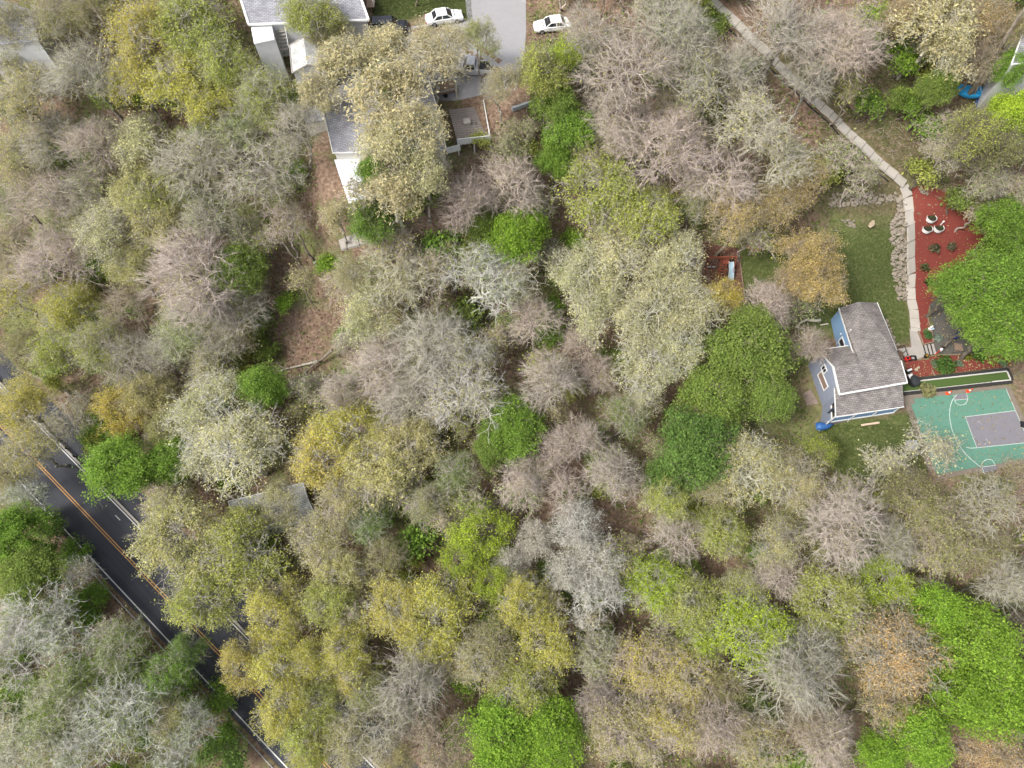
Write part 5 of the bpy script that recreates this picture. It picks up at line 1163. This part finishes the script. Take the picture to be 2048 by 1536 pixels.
2010 650 75 maple dark green|large green maple shading the patio, its lower right crown
1950 640 52 maple dark green|green maple lobe hanging over the dark pavers
1690 1040 80 fan pink khaki|pinkish fan twigged tree below the blue house lawn
1600 960 62 bud grey khaki|khaki budding tree below the olive maples
1500 930 82 bud pale khaki|pale khaki tree with grey limbs below the olive maples
1430 970 48 bud grey khaki|khaki budding tree beside the dark green maple tip
1640 900 38 bud dark lime|lime tinted bush like tree at the lawn's lower edge
1785 935 52 sapling grey cream|sparse cream budded tree beside the court's lower corner
1870 885 50 sapling grey cream|sparse cream budded young tree leaning over the sport court
1830 980 55 bud dark olive|olive thin tree under the court's lower corner
1975 1020 66 limb grey khaki|grey limbed bare tree below the sport court
2040 945 38 limb brown khaki|dark limbed bare tree over the court's east corner
1870 1060 85 bud brown olive|dim olive budding tree below the court
1960 1090 66 bud brown olive|dim olive budding tree near the right edge
2010 1160 62 bare grey khaki|grey bare tree at the right edge above the vivid maple
1780 1090 55 bare grey ygreen|greenish bare tree right of the pinkish fan tree
1310 1170 62 leafy grey lime|lime yellow tree, left of the paired lime crowns
1385 1200 62 leafy grey ygreen|yellow green tree at the middle of the paired lime crowns
1500 1270 75 leafy grey lime|lime yellow tree, right of the paired lime crowns
1410 1270 50 leafy grey lime|lime yellow tree between the paired lime crowns, on the lower side
1490 1180 52 bud grey ygreen|grey green budding tree above the right lime crown
1440 1060 58 leafy grey ygreen|yellow green tree below the dark green maple
790 1512 44 bud brown khaki|khaki brown tree on the bottom edge over the last patch of asphalt
905 92 44 bud pale tan|tan budding tree reaching over the space between white car and pickup
640 1400 52 leafy grey ygreen|yellow green tree bending over the uphill kerb near the bottom
690 1480 56 bud grey khaki|khaki budding tree on the bottom edge just right of the road
735 1390 46 bud grey ygreen|yellow green budding tree between golden tree and fan twigged tree
612 1500 46 leafy grey yellow|yellow tree on the bottom edge over the road
1340 990 50 leafy grey ygreen|yellow green tree just under the dark maple tip
1350 1070 52 bare pink khaki|pinkish bare tree in the gap above the lime crowns
1560 1090 60 bud grey khaki|khaki budding tree left of the pinkish fan tree
1560 1150 48 bare pink khaki|pinkish bare tree above the yellow crown
1660 1200 72 leafy grey ygreen|yellow green spreading tree left of the lime one
1770 1165 56 leafy grey lime|lime tree touching the top of the vivid maple
1585 1345 92 fan grey khaki|bare grey tree with fanned limbs in the lower right
1600 1440 55 bare brown khaki|brown bare tree below the fanned grey one
1800 1310 88 bud grey orange|orange tan tree left of the big vivid maple
1790 1410 62 bud brown honey|golden brown tree below the orange tan one
1745 1250 42 bud brown khaki|khaki tree between the spreading yellow and orange crowns
1880 1230 58 maple dark vivid|vivid green maple, narrow upper crown of the big mass
1960 1290 82 maple dark vivid|vivid green maple, largest middle crown of the big mass
2010 1390 85 maple dark vivid|vivid green maple at the right edge of the big mass
1930 1400 66 maple dark vivid|vivid green maple at the inner side of the big mass
1840 1470 62 maple dark vivid|vivid green maple on the bottom edge of the big mass
1770 1510 48 maple dark vivid|vivid green maple on the bottom edge beside the tan bare trees
1980 1500 60 bud brown orange|orange leafed tree in the bottom right corner
2030 1250 45 bare dark khaki|dark bare tree at the right edge behind the vivid maple
1290 1330 66 bud pink gold|tan and gold budding tree below the white stand
1370 1350 62 bud pink gold|golden budding tree below the lime crowns
1210 1320 58 limb grey sage|grey limbed tree below the white stand
1190 1400 50 fan pink khaki|pinkish bare tree right of the vivid bottom maples
1250 1450 72 bud pink khaki|khaki pink tree on the bottom edge right of the vivid maples
1340 1450 66 bud pink gold|gold tinted tree on the bottom edge in the right middle
1430 1440 60 bare pink khaki|tan pink bare tree on the bottom edge in the right middle
1520 1490 60 bud grey khaki|khaki tree on the bottom edge below the fanned grey tree
1640 1480 72 bare pink khaki|tan bare tree on the bottom edge left of the vivid mass
1450 1370 42 bud brown olive|thin olive tree in the gap left of the fanned grey tree
1130 985 45 bare pink khaki|pinkish bare tree just above the white stand
1230 960 55 fan pink khaki|thin reddish bare tree left of the dark green maple
1200 745 36 bare pink khaki|pinkish bare tree under the lower left cream oak
700 690 32 bare pink khaki|thin pinkish tree at the east rim of the clearing
600 560 30 sapling brown khaki|thin brown sapling at the north rim of the clearing
620 1330 52 leafy grey yellow|yellow tree between the bright flat crown and the road
'''
for ln in T.strip().splitlines():
    a, lab = ln.split('|'); px, py, rr, kd, bk, lf = a.split(); kd, _, hh = kd.partition(':')
    tree(float(px), float(py), float(rr), kd, bk, lf, lab, H=(float(hh) if hh else 9 if kd == 'sapling' else 4.5 * float(rr) / 30 if kd == 'bush' else None), hs=.5 if kd == 'bush' else .66)
# saplings and bushes of the under-storey, indistinguishable among themselves
allex = EXCL
def free(px, py):
    for e in allex:
        if inpoly(np.array([px]), np.array([py]), e)[0]: return False
    q = P(px, py, it=12); d = (q - R0).dot(RN)
    if -7 < d < DR + 4.2: return False
    for e in ([(440, -60), (760, -60), (760, 150), (500, 150)], [(450, 990), (640, 955), (650, 1075), (470, 1085)], [(-80, -40), (80, 0), (85, 95), (-60, 100)], [(540, 500), (650, 490), (670, 690), (600, 780), (530, 690)], [(1995, 0), (2080, 0), (2080, 135), (1995, 140)]):
        if inpoly(np.array([px]), np.array([py]), e)[0]: return False
    return True
k = 0
while k < 520:
    px, py = rnd.uniform(-60, 2110), rnd.uniform(-60, 1600)
    if not free(px, py): continue
    k += 1
    if k % 2:
        bush = rnd.random() < .55
        c = rnd.choice(['mid', 'green', 'mid', 'vivid', 'ygreen'])
        tree(px, py, rnd.uniform(16, 36), 'bush', 'dark', c, 'low leafy green bush growing on the brown leaf litter beneath the taller trees', H=rnd.uniform(2.8, 6), hs=.4, group='bushes under the forest trees')
    else:
        tree(px, py, rnd.uniform(26, 46), 'sapling', rnd.choice(['pink', 'pink', 'brown']), rnd.choice(['khaki', 'ygreen', 'sage']), 'thin nearly leafless sapling growing in the gaps beneath the taller trees', H=rnd.uniform(6.5, 11), hs=.5, group='saplings under the forest trees')
for (px, py) in ((150, 1110), (195, 1190), (110, 1060), (90, 1110), (180, 1240), (275, 1300), (150, 1330), (210, 1350), (60, 1390), (20, 1400), (270, 1350), (300, 1400), (180, 1450), (120, 1470), (290, 1460), (370, 1390), (420, 1500), (450, 1470), (480, 1510), (440, 1400), (90, 1040), (160, 1200), (90, 1270), (20, 1230), (230, 1400), (340, 1430), (60, 1450)):
    tree(px, py, rnd.uniform(24, 36), 'bush', 'dark', rnd.choice(['green', 'dkgreen', 'green']), 'low leafy green bush growing on the brown leaf litter beneath the taller trees', H=rnd.uniform(2.5, 4.5), hs=.4, group='bushes under the forest trees')
# leaning and fallen trunks, bent limbs
def trunkline(name, label, pts, r0, r1, col, cat, twigs=0):
    ps = [P(x, y, h) for x, y, h in pts]; t = wthing(name, label, cat, ps[0]); n = len(ps); q = []; 
    for i in range(n - 1):
        for j in range(4): a = ps[i].lerp(ps[i + 1], j / 4); q.append(a + Vector((rnd.uniform(-.1, .1), rnd.uniform(-.1, .1), rnd.uniform(-.05, .05))) * (1 if q else 0))
    q.append(ps[-1]); m = len(q); o = MB().tube(q, [r0 + (r1 - r0) * i / (m - 1) for i in range(m)], 7).build('trunk', BARK, t); o.color = (*COL[col], 1)
    for i in range(twigs):
        a = q[rnd.randrange(m // 3, m)]; d = Vector((rnd.uniform(-1, 1), rnd.uniform(-1, 1), rnd.uniform(.2, 1))).normalized() * rnd.uniform(1, 2.4); b_ = MB().tube([a, a + d * .5 + Vector((rnd.uniform(-.2, .2), 0, 0)), a + d], [.06, .04, .01], 4).build('limb', BARK, t); b_.color = (*COL[col], 1)
    return t
trunkline('leaning_trunk', 'dark leaning bare trunk rising from the blue pool to the top right corner', [(1937, 190, 1), (1975, 135, 5), (2012, 75, 9), (2060, 0, 13)], .32, .2, 'dark', 'tree trunk')
trunkline('fallen_tree', 'long dark fallen trunk in the left woods below the cream budding tree', [(150, 553, .6), (210, 575, .6), (285, 600, .5)], .3, .2, 'dark', 'fallen trunk', 5)
trunkline('fallen_tree', 'dark fallen trunk on the brown bank above the road bend', [(35, 735, .5), (80, 755, .5), (140, 790, .4)], .28, .18, 'dark', 'fallen trunk', 3)
trunkline('fallen_tree', 'dark fallen trunk with bare limbs at the lower edge of the clearing', [(665, 700, 2.0), (625, 732, 1.0), (570, 785, .5)], .22, .10, 'dark', 'fallen trunk', 9)
trunkline('fallen_limb', 'grey fallen limb lying across the lower part of the clearing', [(640, 722, .5), (600, 730, .4), (560, 742, .4)], .2, .08, 'grey', 'fallen limb', 6)
trunkline('leaning_trunk', 'dark trunk leaning on the slope left of the white marker post, longer of two', [(612, 545, 0), (590, 515, 3), (565, 485, 6)], .24, .16, 'dark', 'tree trunk', 3)
trunkline('leaning_trunk', 'dark thinner trunk just left of the white marker post, shorter of two', [(628, 522, 0), (612, 500, 3), (600, 470, 6)], .2, .12, 'dark', 'tree trunk', 3)
trunkline('bent_trunk', 'pale curved trunk lying toward the northwest corner of the blue house', [(1640, 640, 1), (1612, 640, 1.5), (1590, 655, 1.2)], .22, .12, 'pale', 'tree trunk', 4)
trunkline('bare_limb', 'thin black limb reaching from the right edge to the end of the turf lane', [(2026, 752, .4), (2050, 738, 1.5), (2090, 715, 3)], .06, .05, 'dark', 'limb')

# ------------------------------------------------------------------ uncountable ground cover
def scatter(n, lo=(-60, -60), hi=(2110, 1600)):
    px = rng.uniform(lo[0], hi[0], n); py = rng.uniform(lo[1], hi[1], n); u, v = (px - 1024) / F, (768 - py) / F; dx, dy, dz = u, v * CT + ST, v * ST - CT
    z = np.full(n, 15.0)
    for _ in range(30): t = (z - CAMZ) / dz; z = z + .6 * (hz(dx * t, dy * t) - z)
    t = (z - CAMZ) / dz; x, y = dx * t, dy * t; d = (x - R0.x) * RN.x + (y - R0.y) * RN.y; keep = (d < -7) | (d > DR + 4)
    for e in allex: keep &= ~inpoly(px, py, e)
    return np.stack([x, y, hz(x, y)], 1)[keep]
c = scatter(60000); c[:, 2] += rng.uniform(.03, .12, len(c)); v, f, va = leaves(c, .2, rng); o = meshobj('fallen_leaves', v, f, LEAF, None, va, 'stuff'); o.color = (.25, .17, .12, 1)
c = scatter(40000); k = np.sin(c[:, 0] * .13 + 1) * np.sin(c[:, 1] * .16) + rng.normal(size=len(c)) * .35 > -.2; c = np.repeat(c[k], 3, 0); c = c + rng.normal(size=c.shape) * [.35, .35, .15] + [0, 0, .35]
v, f, va = leaves(c, .22, rng); o = meshobj('ground_cover', v, f, LEAF, None, va, 'stuff'); o.color = (.22, .29, .08, 1)
c = scatter(30000); c = c + [0, 0, .1]; d = rng.normal(size=c.shape); d[:, 2] = np.abs(d[:, 2]) * .8; d /= np.linalg.norm(d, axis=1)[:, None]; v, f = spikes(c, c + d * rng.uniform(.8, 2.2, (len(c), 1)), .03); o = meshobj('undergrowth', v, f, BARK, None, None, 'stuff'); o.color = (.36, .30, .25, 1)
def lawnpts(n, polys):
    out = []
    for pl in polys:
        xs = [p[0] for p in pl]; ys = [p[1] for p in pl]; px = rng.uniform(min(xs), max(xs), n); py = rng.uniform(min(ys), max(ys), n); k = inpoly(px, py, pl); px, py = px[k], py[k]
        u, v = (px - 1024) / F, (768 - py) / F; dx, dy, dz = u, v * CT + ST, v * ST - CT; z = np.full(len(px), 15.0)
        for _ in range(30): t = (z - CAMZ) / dz; z = z + .6 * (hz(dx * t, dy * t) - z)
        t = (z - CAMZ) / dz; out.append(np.stack([dx * t, dy * t, hz(dx * t, dy * t)], 1))
    return np.concatenate(out)
c = lawnpts(16000, LAWN + HALF[:2]); pxx, pyy = proj(c[:, 0], c[:, 1], c[:, 2]); kk = np.ones(len(c), bool)
for e in ([(1795, 380), (1830, 380), (1840, 665), (1800, 665)], [(1625, 600), (1800, 600), (1815, 850), (1640, 850)], [(1405, -20), (1440, -20), (1640, 195), (1830, 375), (1800, 385), (1600, 200)]): kk &= ~inpoly(pxx, pyy, e)
c = c[kk]; d = rng.normal(size=c.shape) * .35 + [0, 0, 1]; v, f = spikes(c, c + d * .10, .035); o = meshobj('grass', v, f, LEAF, None, np.repeat(rng.random(len(c)), 4), 'stuff'); o.color = (.10, .13, .045, 1)

bedpts = lawnpts(900, [bed, bed2, court_px, [(1858, 588), (1960, 575), (2050, 650), (2050, 700), (1880, 705)], [(1400, 485), (1485, 500), (1490, 590), (1425, 570)]])
bedpts[:, 2] += .12; v, f, va = leaves(bedpts, .13, rng); o = meshobj('scattered_leaves', v, f, LEAF, None, va, 'stuff'); o.color = (.42, .34, .18, 1)
